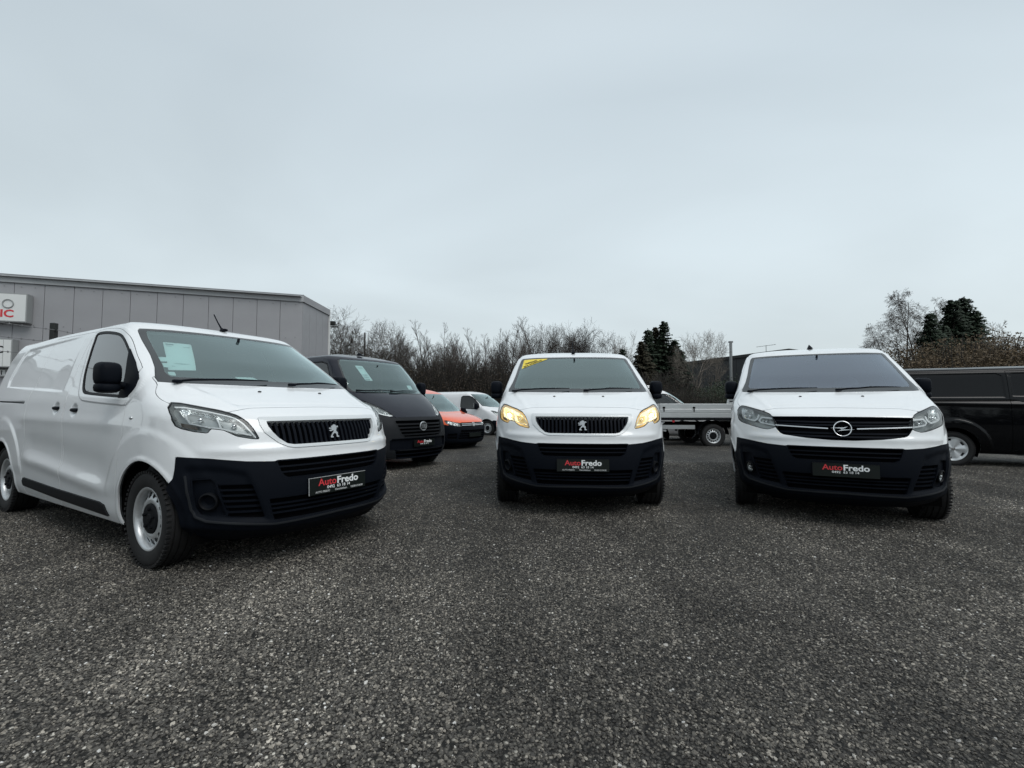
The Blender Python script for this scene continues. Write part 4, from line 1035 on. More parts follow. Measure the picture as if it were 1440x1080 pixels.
def number_plate(parent, y, z, tilt=-.1, small=True, border=True):
    p = bpy.data.objects.new('number_plate', None); link(p, parent); p.location = (0, y, z); p.rotation_euler = (tilt, 0, 0); p.empty_display_size = .1
    a = MB(); a.box((0, 0, 0), (.26, .005, .062)); a.build('plate_panel', M['plate'], p)
    if border:
        b = MB(); b.box((0, -.005, .0625), (.26, .0035, .0016)); b.box((-.2595, -.005, 0), (.0014, .0035, .062))
        b.build('plate_holder', M['greytext'] if border == 1 else M['plastic2'], p)
    R = (math.pi/2, 0, 0)
    text_obj('Auto', .072, M['red'], p, (-.102, -.0062, .022), R, bold=.0009, width=.160)
    text_obj('Fredo', .074, M['whitetext'], p, (.086, -.0064, .022), R, bold=.0020, width=.200)
    text_obj('0492  63 18 14', .030, M['whitetext'], p, (.0, -.0062, -.019), R, bold=.0002, width=.21)
    if small:
        text_obj('AUTO FREDO', .019, M['greytext'], p, (-.145, -.0064, -.046), R, bold=.0006, width=.125)
        text_obj('Handelslaan', .019, M['greytext'], p, (.02, -.0064, -.046), R, bold=.0006, width=.11)
        text_obj('DILSEN.COM.BE', .019, M['greytext'], p, (.172, -.0064, -.046), R, bold=.0006, width=.12)
    return p

def snorm(S, F):
    """rescale a field so that its values are distances measured on the surface"""
    P = S.P
    dc = np.gradient(F, axis=1)/np.maximum(np.linalg.norm(np.gradient(P, axis=1), axis=-1), 1e-4)
    dr = np.gradient(F, axis=0)/np.maximum(np.linalg.norm(np.gradient(P, axis=0), axis=-1), 1e-4)
    G = np.clip(np.sqrt(dc**2+dr**2), .25, 1.2)
    return np.where(np.abs(F) < .06, F/G, F)
def build_vehicle(c, root):
    """c: dict describing the vehicle; root: its Empty. Local axes: x to the right seen from the front, y rearwards, z up"""
    S = Shell(c['knots'], res=c.get('res', .015), side_res=c.get('side_res', .03), nose=c.get('nose', (2.7, 2.2)), crown=c.get('crown', .055),
              spine=c.get('spine', (.5, .5)), disp=c.get('disp'), zpow=c.get('zpow', 2.5), rearL=c.get('rearL', .2))
    u, z, d, x = S.u, S.z, S.d, S.x
    nx = S.N[..., 0]
    sidem = np.where((nx > .55) & (S.col > S.nn*.6), -1., 1.)*.05
    sidem = (.5-nx)*.1
    frontm = (d-c.get('front_limit', 2.6))*.1
    BIG = np.full(u.shape, 1.)
    paint = M[c['paint']]
    det = c.get('detail', 1)
    # --- openings
    arches = [np.hypot(d-a, z-b)-r for a, b, r in c['arches']]
    arch = MX(MN(*arches), sidem) if True else MN(*arches)
    arch = MX(MN(*arches), (.45*x.max()-x))
    bottom = z-c.get('bottom', .25)                       # everything under this height is left out
    wso = MX(sdf(c['ws_out'], u, z, c.get('ws_r', .02)), frontm)
    wsi = MX(sdf(c['ws_in'], u, z, c.get('ws_ri', .05)), frontm)
    wins = [MX(sdf(p, d, z, r), sidem) for p, r in c.get('side_win', [])]
    allw = MN(*wins) if wins else BIG
    hl = MX(sdf(c['hl'], u, z, .004), frontm) if 'hl' in c else BIG
    bum = MX(sdf(c['bumper'], u, z), (d-1.6)*.1) if 'bumper' in c else BIG
    trims = [MX(sdf(p, d, z, r), sidem) for p, r in c.get('trim', [])]
    allt = MN(*trims) if trims else BIG
    grilles = c.get('grilles', [])
    gf = []
    for G in grilles: gf.append(MX(sdf(G['outer'], u, z, G.get('r', .012)), (d-1.4)*.1))
    allg = MN(*gf) if gf else BIG
    cap_rear = None
    holes = MN(wso, allw, hl, bum, allt, allg, arch, bottom)
    gap = .006
    # --- finer surface for small pieces on the nose
    zt = max([q[1] for G in grilles for q in G['outer']]+[q[1] for q in c.get('hl', [(0, 1)])])+.04
    rr = int(np.argmax(S.P[:S.nreg, 0, 2] > zt)) if (S.P[:S.nreg, 0, 2] > zt).any() else S.nreg
    rr = max(rr, int(np.argmax(S.P[:S.nreg, S.nn, 2] > zt)))+1
    H = S.fine(c.get('fine', 4), 0, rr, 0, int(S.nn*1.22)+1)
    hu, hz, hd = H.u, H.z, H.d
    Hf = (hd-1.4)*.1
    hgf = [MX(sdf(G['outer'], hu, hz, G.get('r', .012)), Hf) for G in grilles]
    hhl = MX(sdf(c['hl'], hu, hz, .004), Hf) if 'hl' in c else None
    # --- panels cut out of the body
    panels = []
    used = BIG
    for P in c.get('panels', []):
        if P['space'] == 'uz': f = MX(sdf(P['poly'], u, z, P.get('r', .01)), frontm)
        else: f = MX(sdf(P['poly'], d, z, P.get('r', .0)), (.12-nx)*.1)
        f = snorm(S, f)
        f0 = f
        f = MX(f, -holes+.0015, -used+gap)
        used = MN(used, f0)
        panels.append((P, f))
    rear = c.get('rear')
    body = MX(-MN(holes-.0015, used-gap))
    o = g('body', S, body, paint, root, skirt=.012)
    for P, f in panels:
        m = M[P.get('mat', c['paint'])]
        if P.get('pair', True): pair(P['name'], S, f, m, root, skirt=.012)
        else: g(P['name'], S, f, m, root, skirt=.012)
    # --- dark inner shell seen through gaps and wheel openings
    liner = -MN(wsi+.01, allw+.012, arch+.0, bottom+.03, *( [gg+.0 for gg in gf] + [hl] ))
    g('inner_shell', S, liner, M['interior'], root, off=-.022)
    # --- windscreen
    wsm = MX(wsi)
    ob = g('windscreen', S, wsm, M[c.get('ws_mat', 'ws')], root, off=-.002)
    fr = g('windscreen_edge', S, MX(wso+.002, -wsi), M['frit'], root, off=-.0015, skirt=.008)
    # --- side windows
    for f in wins:
        def hook(o_, sd): pass
        pair('side_window', S, MX(f+c.get('wframe', .022)), M[c.get('side_mat', 'ws_dark')], root, off=-.006)
        pair('window_seal', S, MX(f+.001, -(f+c.get('wframe', .022))), M['plastic2'], root, off=-.001, skirt=.01)
    # --- bumper
    if 'bumper' in c:
        ba = c.get('bumper_arch'); ar2 = MX(np.hypot(d-ba[0], z-ba[1])-ba[2], (.45*x.max()-x)) if ba else arch
        f = MX(bum+.002, -MN(allg, ar2)+.001, -(z-c.get('bumper_low', .2)), -hl+.002)
        g('bumper', S, f, M[c.get('bumper_mat', 'plastic')], root, skirt=.02, off=.003)
    for f in trims: pair('sill_trim', S, f+.001, M[c.get('trim_mat', 'plastic2')], root, off=.010, skirt=.02)
    # --- grilles and intakes
    for G, f in zip(grilles, hgf):
        dep = G.get('depth', .045)
        inner = MX(sdf(G['inner'], hu, hz, G.get('ri', .008)), Hf) if 'inner' in G else f+G.get('rim', .006)
        nm = G.get('name', 'grille')
        mk = (lambda n, F, m, off=0., skirt=0.: pair(n, H, F, m, root, off, skirt)) if G.get('pair') else (lambda n, F, m, off=0., skirt=0.: [g(n, H, F, m, root, off, skirt)])
        mk(nm+'_frame', MX(f+.0, -inner), M[G.get('frame', 'plastic')], off=G.get('foff', .004), skirt=dep+.01)
        mk(nm+'_backing', f-.01, M[G.get('back', 'dark')], off=-dep)
        for b in G.get('bars', []):
            bf = MX(sdline(b['pts'], hu, hz)-b['w'], inner+.001)
            sep = (lambda n, F, m, off=0., skirt=0.: pair(n, H, F, m, root, off, skirt)) if b.get('pair') else mk
            sep(b.get('name', nm+'_bar'), bf, M[b.get('mat', 'plastic')], off=b.get('off', -.008), skirt=b.get('skirt', .02))
        sl = G.get('slats')
        if sl:
            for k in range(sl['n']):
                u0 = (k+.5)*sl['pitch']
                fx = MX(np.abs(hu-u0)-sl['w'], inner+.002)
                pair('grille_slat', H, fx, M[sl.get('mat', 'plastic')], root, off=sl.get('off', -.012), skirt=.025)
    # --- headlights
    if 'hl' in c:
        for sd in (-1, 1):
            h = bpy.data.objects.new('headlight', None); link(h, root); h.empty_display_size = .1
            k = dict(mirror=False, side=sd)
            hi = hhl+c.get('seal', .004)
            g('headlight_seal', H, MX(hhl+.0005, -hi), M['plastic2'], h, off=-.001, skirt=.010, **k)
            g('headlight_bezel', H, MX(hhl+.0005, -hi), M['hlwarm'] if c.get('lit') else M['hlhouse'], h, off=-.012, skirt=.05, **k)
            g('headlight_housing', H, hhl, M['hlwarm'] if c.get('lit') else M['hlhouse'], h, off=-.055, **k)
            lit = c.get('lit')
            for j, ch in enumerate(c.get('chambers', [])):
                f = MX(sdf(ch, hu, hz, .015), Hf)
                bowl = -.012-.06*np.clip(-f/.04, 0, 1)**.5
                V, N, T = H.cut(f, off=bowl, skirt=0, **k)
                # recompute shading from the bowl itself
                mo = mesh('reflector', V, T, M['reflit'] if lit else M['reflector'], h, smooth_=True)
                fa = np.hypot(hu-np.mean([q[0] for q in ch]), (hz-np.mean([q[1] for q in ch])))
                i0 = np.unravel_index(np.argmin(fa), fa.shape)
                pc = H.P[i0]-H.N[i0]*.04; a = MB()
                V, F = superbox((sd*pc[0], pc[1], pc[2]), (.017, .02, .017), n=2, m=8); a.add(V, F)
                a.build('lamp_bulb', M['lampwhite'] if lit and j == 0 else M['chrome'], h, smooth_=True)
            for j, (pts, w) in enumerate(c.get('strips', [])):
                f = MX(sdline(pts, hu, hz)-w, hi+.002)
                g('light_strip', H, f, M['drl'], h, off=-.014, skirt=.012, **k)
            for am in c.get('amber', []):
                g('indicator', H, MX(sdf(am, hu, hz, .004), hi), M['amber'], h, off=-.03, **k)
            g('headlight_lens', H, hi, M['lens'], h, off=-.0015, **k)
    # --- underbody and wheel housings
    L = c['length']; w = c['width']/2
    ub = MB()
    ub.box((0, L/2+.2, .33), (w-.22, L/2-.65, .05)); ub.box((0, .62, .23+c.get('ub', 0)), (w-.38, .22, .06)); ub.box((0, .66, .31), (.48, .22, .06)); ub.box((0, L-.5, .34), (w-.2, .3, .07))
    ub.box((0, L*.36, .24), (.16, .9, .05)); ub.box((.30, L*.66, .26), (.20, .55, .06))
    ub.build('underbody', M['under'], root)
    for a, b, r in c['arches']:
        for sd in (-1, 1):
            wl = MB(); V = []; F = []; n = 20
            for i in range(n+1):
                q = math.pi*(-.12+1.24*i/n)
                for xx in (w-.32, w-.04-.13*max(0, -math.cos(q)-.2)): V.append((sd*xx, a+(r+.015)*math.cos(q), b+(r+.015)*math.sin(q)))
            F = [(2*i, 2*i+1, 2*i+3, 2*i+2) for i in range(n)]
            V.append((sd*(w-.32), a, b))
            F += [(2*i, 2*i+2, len(V)-1) for i in range(n)]
            wl.add(V, F); wl.build('wheel_housing', M['under'], root)
    wx = c['track']/2
    for a, nm in ((c['arches'][0][0]+c.get('wshift', (0, 0))[0], 0),) if c.get('no_rear') else ((c['arches'][0][0]+c.get('wshift', (0, 0))[0], 0), (c['arches'][1][0]+c.get('wshift', (0, 0))[1], 1)):
        for sd in (-1, 1):
            make_wheel(root, sd*wx, a, c['tyre_r'], c['tyre_r'], c.get('rim_r', .213), c.get('tyre_w', .215), c.get('rim', 'steel'), sd, steer=c.get('steer', 0.) if nm == 0 else 0.)
    for a in (c['arches'][0][0], c['arches'][1][0]):
        ax = MB(); ax.tube([(-wx, a, c['tyre_r']), (wx, a, c['tyre_r'])], .04, 8); ax.build('axle', M['under'], root)
    if 'mirror' in c:
        m = c['mirror']
        for sd in (-1, 1): make_mirror(root, sd, **m)
    if c.get('cabin'):
        k = c['cabin']; cb = bpy.data.objects.new('cabin', None); link(cb, root); cb.empty_display_size = .1
        a = MB(); wd = w-.10
        prof = [(k['d0'], k['z0']-.05), (k['d0']+.02, k['z0']), (k['d0']+.25, k['z0']+.02), (k['d0']+.50, k['z0']+.0), (k['d0']+.62, k['z0']-.08), (k['d0']+.60, .55), (k['d0'], .6)]
        a.prism(prof, -wd+.04, wd-.04, 'X'); a.build('dashboard', M['interior'], cb)
        a = MB(); V, F = superbox((k.get('wheel_x', .40), k['d0']+.30, k['z0']+.02), (.20, .17, .055), n=2.4, m=8); a.add(V, F); a.build('instrument_hood', M['interior'], cb, smooth_=True)
        a = MB(); cx = k.get('wheel_x', .40); ring = []
        for i in range(25):
            q = 2*math.pi*i/24; ring.append((cx+.19*math.cos(q), k['d0']+.66+.19*math.sin(q)*.45, k['z0']+.02+.19*math.sin(q)*.89))
        a.tube(ring, .015, 6, cap=False); a.tube([(cx-.18, k['d0']+.66, k['z0']+.02), (cx+.18, k['d0']+.66, k['z0']+.02)], .02, 6)
        a.build('steering_wheel', M['plastic2'], cb, smooth_=True)
        for sx in k.get('seats', (-.48, -.12, .42)):
            a = MB(); R = Matrix.Rotation(-.22, 3, 'X')
            V, F = superbox((sx, k['seat'], .95), (.21, .07, .36), n=3, m=8, rot=R); a.add(V, F)
            V, F = superbox((sx, k['seat']-.25, .62), (.22, .26, .08), n=3, m=8); a.add(V, F)
            V, F = superbox((sx, k['seat']+.13, k.get('head', 1.42)), (.12, .05, .10), n=2.6, m=8, rot=R); a.add(V, F)
            a.tube([(sx-.04, k['seat']+.09, 1.2), (sx-.04, k['seat']+.13, 1.4)], .006, 5); a.tube([(sx+.04, k['seat']+.09, 1.2), (sx+.04, k['seat']+.13, 1.4)], .006, 5)
            a.build('seat', M['seat'], cb, smooth_=True)
        a = MB(); ib = int(np.argmin(np.abs(S.d[S.nreg//2]-k['bulk']))); prof = []
        for r_ in range(0, S.nrows, 6):
            if S.z[r_, ib] > .45: prof.append((max(S.x[r_, ib]-.07, .02), S.z[r_, ib]-.05))
        a.prism([(-q[0], q[1]) for q in prof[::-1]]+prof, k['bulk']-.02, k['bulk']+.02, 'Y'); a.build('bulkhead', M['bulk'], cb)
        a = MB(); V, F = superbox((0, k['mir'][0], k['mir'][1]), (.12, .03, .04), n=3, m=8); a.add(V, F); a.tube([(0, k['mir'][0], k['mir'][1]), (0, k['mir'][0]-.03, k['mir'][1]+.1)], .012, 6)
        a.build('rear_view_mirror', M['plastic'], cb, smooth_=True)
    S.H = H
    return S

def wiper(parent, p0, p1, S=None, lift=.012):
    a = MB(); p0, p1 = Vector(p0), Vector(p1); m = p0.lerp(p1, .5)+Vector((0, 0, .008))
    a.tube([p0, m, p1], [.009, .007, .004], 6); a.box(tuple(p0), (.025, .025, .012))
    a.build('wiper', M['plastic'], parent, smooth_=False)
def nearest(S, u0, z0, off=0., sd=1):
    """surface point and outward normal at outline coordinates u,z on the nose"""
    f = np.hypot(S.u-u0, S.z-z0)+(S.row >= S.nreg+3)*9+(S.col > S.nn*1.02)*9
    i = np.unravel_index(np.argmin(f), f.shape); q = S.P[i]+S.N[i]*off; n = S.N[i]
    return Vector((sd*q[0], q[1], q[2])), Vector((sd*n[0], n[1], n[2]))
# ---------------------------------------------------------------- the three big white vans (two of one make, one sister model)
ARCH_F, ARCH_R = (.86, .345, .402), (4.15, .345, .402)
WIN_F = [(2.379, 1.775), (2.248, 1.787), (2.013, 1.765), (1.814, 1.730), (1.67, 1.674), (1.497, 1.576), (1.315, 1.464), (1.165, 1.355), (1.135, 1.306), (1.135, 1.258), (1.215, 1.192), (1.315, 1.188), (2.04, 1.222), (2.151, 1.262), (2.235, 1.36), (2.267, 1.431), (2.302, 1.546), (2.345, 1.671)]
LIP = [(0, .320), (.47, .313), (.71, .343), (.88, .366), (.95, .395), (.985, .445), (1.015, .56), (1.03, .66)]
WIN_F = [tuple(q) for q in curve(WIN_F, 4, True)]
def k0_disp(s):
    d, z, u, x = s.d, s.z, s.u, s.x
    nx = s.N[..., 0]; side = smooth(.45, .75, nx)
    D = np.zeros(d.shape)
    # raised ring round the wheel openings
    for a, b, r, hz in ((.86, .33, .63, .008), (4.15, .33, .66, .010)):
        rr = np.hypot((d-a), (z-b)); D += hz*smooth(r+.03, r-.03, rr)*side*smooth(.42, .55, z+0*rr)
        D += .006*np.exp(-((rr-.425)/.018)**2)*side
    # window surround stands slightly proud
    w = sdf(WIN_F, d, z); D += .007*smooth(.062, .050, w)*side
    # recessed panel behind the door, high on the side
    rp = sdf([(2.62, 1.255), (4.42, 1.325), (4.46, 1.40), (4.36, 1.68), (4.25, 1.73), (2.62, 1.785)], d, z, .0)
    D -= .011*smooth(.012, -.012, rp)*side*smooth(2.5, 3.0, d)
    # shoulder and lower door sculpting
    D += .006*np.exp(-((z-(.985+.03*(d-1)/3))/.05)**2)*side*smooth(1.1, 1.5, d)*smooth(4.0, 3.4, d)
    zc = .50+.10*smooth(1.4, 3.4, d)
    D += (.016*np.exp(-((z-zc)/.055)**2)-.012*np.exp(-((z-zc-.16)/.11)**2))*side*smooth(1.3, 1.7, d)*smooth(3.62, 3.2, d)
    # handle bowls
    for hd, hz in ((2.205, 1.088), (2.64, 1.102)):
        D -= .02*np.exp(-(((d-hd)/.055)**2+((z-hz)/.045)**2)**2)*side
    # rail groove on the rear side
    D -= .008*np.exp(-((z-(1.156+.0*(d)))/.008)**2)*side*smooth(3.55, 3.6, d)*smooth(4.9, 4.7, d)
    # roof gutter groove
    D -= .010*np.exp(-((z-1.842)/.007)**2)*smooth(1.9, 2.3, d)*smooth(4.9, 4.6, d)*smooth(.2, .45, nx)
    # front: fold above the bumper, bonnet creases, brow over the lamp
    fr = smooth(1.0, .8, d)
    D += .010*np.exp(-((z-.825)/.028)**2)*fr*smooth(1.0, .75, u)
    D -= .004*np.exp(-((z-1.142)/.006)**2)*fr*smooth(.62, .56, u)
    cr = sdline([(.60, 1.11), (.66, 1.19), (.74, 1.27)], u, z); D += .006*np.exp(-(cr/.03)**2)*fr
    cr = sdline([(.50, 1.14), (.80, 1.16), (.95, 1.19)], u, z); D -= .004*np.exp(-(cr/.03)**2)*fr
    # bumper sculpting: pocket round the fog lamp, lower lip
    bl = sdline([(1.22, .725), (1.05, .742), (.80, .718), (.62, .69), (.58, .56), (.50, .36)], u, z)
    pk = sdf([(1.035, .66), (1.02, .705), (.98, .722), (.80, .712), (.655, .675), (.60, .55), (.52, .35), (.72, .355), (.90, .38), (.975, .415), (1.01, .50)], u, z)
    D -= .016*smooth(.02, -.03, pk)*fr
    D += .011*np.exp(-(sdline(LIP, u, z)/.014)**2)*fr
    D -= .02*smooth(.29, .22, z-.04*smooth(.45, 1.0, u))*fr
    return D
HL_E = [(1.062, 1.079), (1.035, 1.115), (.960, 1.150), (.90, 1.146), (.835, 1.128), (.776, 1.112), (.716, 1.096), (.645, 1.064), (.602, 1.014), (.578, .962), (.556, .902), (.598, .905), (.684, .924), (.755, .966), (.80, .974), (.833, .976), (.846, .962), (.860, .948), (.945, .958), (1.03, .978), (1.066, .995), (1.078, 1.03)]
BUM = [(-1, .742), (.0, .742), (.45, .741), (.646, .752), (.87, .777), (1.09, .789), (1.105, .707), (1.122, .644), (1.18, .575), (1.30, .5), (1.30, .0), (-1, 0)]
WS_O = [(-1, 1.288), (0, 1.288), (.44, 1.292), (.80, 1.298), (.895, 1.305), (.893, 1.335), (.84, 1.42), (.805, 1.52), (.77, 1.66), (.742, 1.755), (.72, 1.776), (.5, 1.782), (0, 1.783), (-1, 1.783)]
WS_I = [(-1, 1.338), (0, 1.338), (.44, 1.340), (.78, 1.345), (.795, 1.38), (.772, 1.46), (.748, 1.56), (.715, 1.68), (.692, 1.745), (.68, 1.757), (0, 1.766), (-1, 1.766)]
def bars(zs, w=.005, u0=0., u1=1.2, dz=0., **k): return [dict(pts=[(u0, q), (u1, q+dz)], w=w, **k) for q in zs]
INT = [
 dict(name='upper_intake', outer=[(-1, .738), (.457, .738), (.437, .675), (.418, .645), (.39, .63), (-1, .625)], rim=.008, depth=.06, foff=.002, bars=bars((.704, .665), .006)),
 dict(name='lower_intake', outer=[(-1, .482), (.505, .482), (.468, .345), (-1, .347)], rim=.006, depth=.05, foff=.002, bars=bars((.445, .415, .383), .0055)),
 dict(name='side_intake', pair=True, outer=[(.835, .592), (.628, .588), (.545, .374), (.755, .395)], rim=.004, depth=.03, foff=.001, bars=bars((.555, .517, .479, .441, .405), .006, .5, .9, .012)),
 dict(name='fog_lamp_panel', pair=True, outer=[(.992, .632), (.874, .640), (.852, .622), (.792, .441), (.770, .402), (.86, .395), (.925, .41), (.958, .45), (.982, .54)], rim=.01, depth=.022, foff=.001, back='plastic'),
]
GR_E = dict(name='grille', outer=[(-1, 1.040), (.518, 1.036), (.520, .995), (.505, .950), (.475, .920), (.43, .878), (.378, .850), (.335, .841), (-1, .838)],
            inner=[(-1, 1.014), (.478, 1.010), (.476, .985), (.455, .945), (.423, .905), (.377, .867), (.335, .858), (-1, .855)], depth=.06, frame='frame', foff=.006,
            slats=dict(n=12, pitch=.0405, w=.0095, off=-.014))
GR_O = dict(name='grille', outer=[(-1, 1.022), (.30, 1.021), (.572, 1.017), (.560, .965), (.548, .925), (.533, .902), (.509, .876), (.485, .864), (.297, .840), (.09, .826), (-1, .824)], rim=.004, depth=.05, frame='plastic', foff=.001,
            bars=[dict(pts=[(0, q), (.6, q+.006)], w=.008, name='grille_bar', off=-.016) for q in (.852, .880, .958, .988)] +
                 [dict(pts=[(.118, .921), (.56, .942)], w=.0048, mat='silver', name='chrome_bar', off=.004, skirt=.02, pair=True)])
HL_O = [(1.046, 1.087), (1.0, 1.118), (.935, 1.138), (.87, 1.132), (.808, 1.118), (.664, 1.080), (.606, 1.052), (.582, 1.018), (.558, .963), (.553, .935), (.585, .914), (.642, .900), (.69, .904), (.834, .934), (.99, .965), (1.045, .99), (1.056, 1.03)]
PANELS = [
 dict(name='bonnet', space='uz', pair=False, poly=[(-1, 1.131)]+[tuple(q) for q in curve([(.0, 1.131), (.50, 1.124), (.62, 1.108), (.70, 1.092), (.74, 1.085)], 5)]+[tuple(q) for q in curve([(.90, 1.10), (.965, 1.138), (.990, 1.175), (.975, 1.208), (.935, 1.245), (.905, 1.275), (.897, 1.30)], 5)]+[(.90, 1.33), (.5, 1.40), (-1, 1.40)]),
 dict(name='front_door', space='dz', poly=[tuple(q) for q in curve([(1.20, 1.415), (1.188, 1.34), (1.205, 1.15), (1.215, .974), (1.237, .835), (1.285, .587), (1.315, .30)], 4)]+[(1.35, .20)]+[tuple(q) for q in curve([(2.50, .20), (2.48, .316), (2.43, .493), (2.41, .699), (2.42, .943), (2.435, 1.12), (2.465, 1.35), (2.472, 1.55), (2.455, 1.70), (2.40, 1.79), (2.28, 1.808), (2.1, 1.803), (1.86, 1.775), (1.684, 1.715), (1.529, 1.628), (1.348, 1.511), (1.25, 1.45)], 4)]),
 dict(name='sliding_door', space='dz', poly=[(2.45, .26), (3.45, .27), (3.52, .45), (3.50, .60), (3.43, .80), (3.45, .95), (3.47, 1.15), (3.47, 1.80), (2.45, 1.80)]),
]
SILL = [([(3.43, .425), (2.5, .398), (1.60, .385), (1.515, .37), (1.46, .288), (2.5, .310), (3.45, .345), (3.47, .39)], .0)]
K0 = dict(knots=EXPERT_KNOTS, disp=k0_disp, arches=[ARCH_F, ARCH_R], bottom=.245, ws_out=WS_O, ws_in=WS_I, ws_r=.0, ws_ri=.0, side_win=[(WIN_F, .0)], bumper=BUM, panels=PANELS, trim=SILL,
          paint='white', length=4.96, width=1.92, track=1.64, tyre_r=.338, rim_r=.213, tyre_w=.215, wshift=(.015, .0),
          side_res=.018, bumper_low=.15, bumper_arch=(.875, .345, .372), mirror=dict(x=1.02, y=1.31, z=1.337, w=.165, h=.215, dpt=.08, base_x=.87, arm_z=-.33),
          cabin=dict(d0=.93, z0=1.19, seat=2.0, bulk=2.60, mir=(1.50, 1.66), wheel_x=.40))
EXP = dict(K0, grilles=[GR_E]+INT, hl=HL_E,
           chambers=[[(.835, .99), (.955, 1.02), (.975, 1.05), (.965, 1.10), (.90, 1.118), (.79, 1.09), (.785, .985)], [(.765, .985), (.765, 1.08), (.68, 1.055), (.63, 1.0), (.605, .945), (.69, .955)]],
           strips=[([(.975, 1.128), (.905, 1.128), (.79, 1.100), (.702, 1.072), (.66, 1.050), (.628, 1.008), (.575, .915)], .005), ([(.955, 1.09), (.973, 1.045), (.965, 1.012), (.837, .984), (.776, .978), (.70, .955), (.60, .930)], .005), ([(.775, .985), (.775, 1.05)], .005)],
           amber=[[(.93, .972), (1.04, .99), (1.04, 1.01), (.94, .995)]])
OPL = dict(K0, ws_mat='ws_blue', mirror=dict(K0['mirror'], x=.955), grilles=[GR_O]+INT, hl=HL_O,
           chambers=[[(.78, 1.0), (.80, 1.09), (.96, 1.11), (.965, 1.03), (.92, 1.01), (.80, .992)], [(.58, .955), (.61, 1.005), (.70, 1.012), (.725, .985), (.715, .972)]],
           strips=[([(.966, 1.08), (.970, 1.021), (.924, 1.004), (.793, .984), (.750, 1.007), (.735, 1.045)], .0085), ([(.558, .940), (.717, .967), (.736, .988), (.701, 1.022), (.600, 1.016)], .0075)])

LION = [(-.6,5.9),(.3,6.3),(1.3,6.2),(2.1,5.6),(2.5,4.7),(3.3,5.2),(4.2,5.0),(4.5,4.2),(4.1,3.5),(3.6,3.9),(3.3,4.2),(2.9,3.6),(2.7,2.4),(2.2,1.2),(2.9,.1),(3.9,-.6),(3.7,-1.9),(3.9,-3.2),(4.9,-3.6),(4.9,-4.4),(2.6,-4.4),(2.4,-3.0),(2.3,-1.7),(1.2,-1.1),(.2,-1.0),(-.8,-1.9),(-1.6,-2.9),(-1.2,-3.6),(-.6,-3.9),(-.6,-4.6),(-3.2,-4.6),(-3.4,-3.9),(-2.9,-2.9),(-2.0,-1.6),(-1.3,-.5),(-.3,.7),(-.1,1.6),(-1.2,1.2),(-2.6,.7),(-3.9,.9),(-4.4,1.5),(-3.6,2.0),(-2.6,1.9),(-1.6,2.5),(-2.6,2.7),(-3.9,2.6),(-4.6,3.2),(-4.1,3.8),(-2.9,3.7),(-1.9,3.9),(-2.6,4.5),(-2.2,5.2),(-1.4,5.2)]
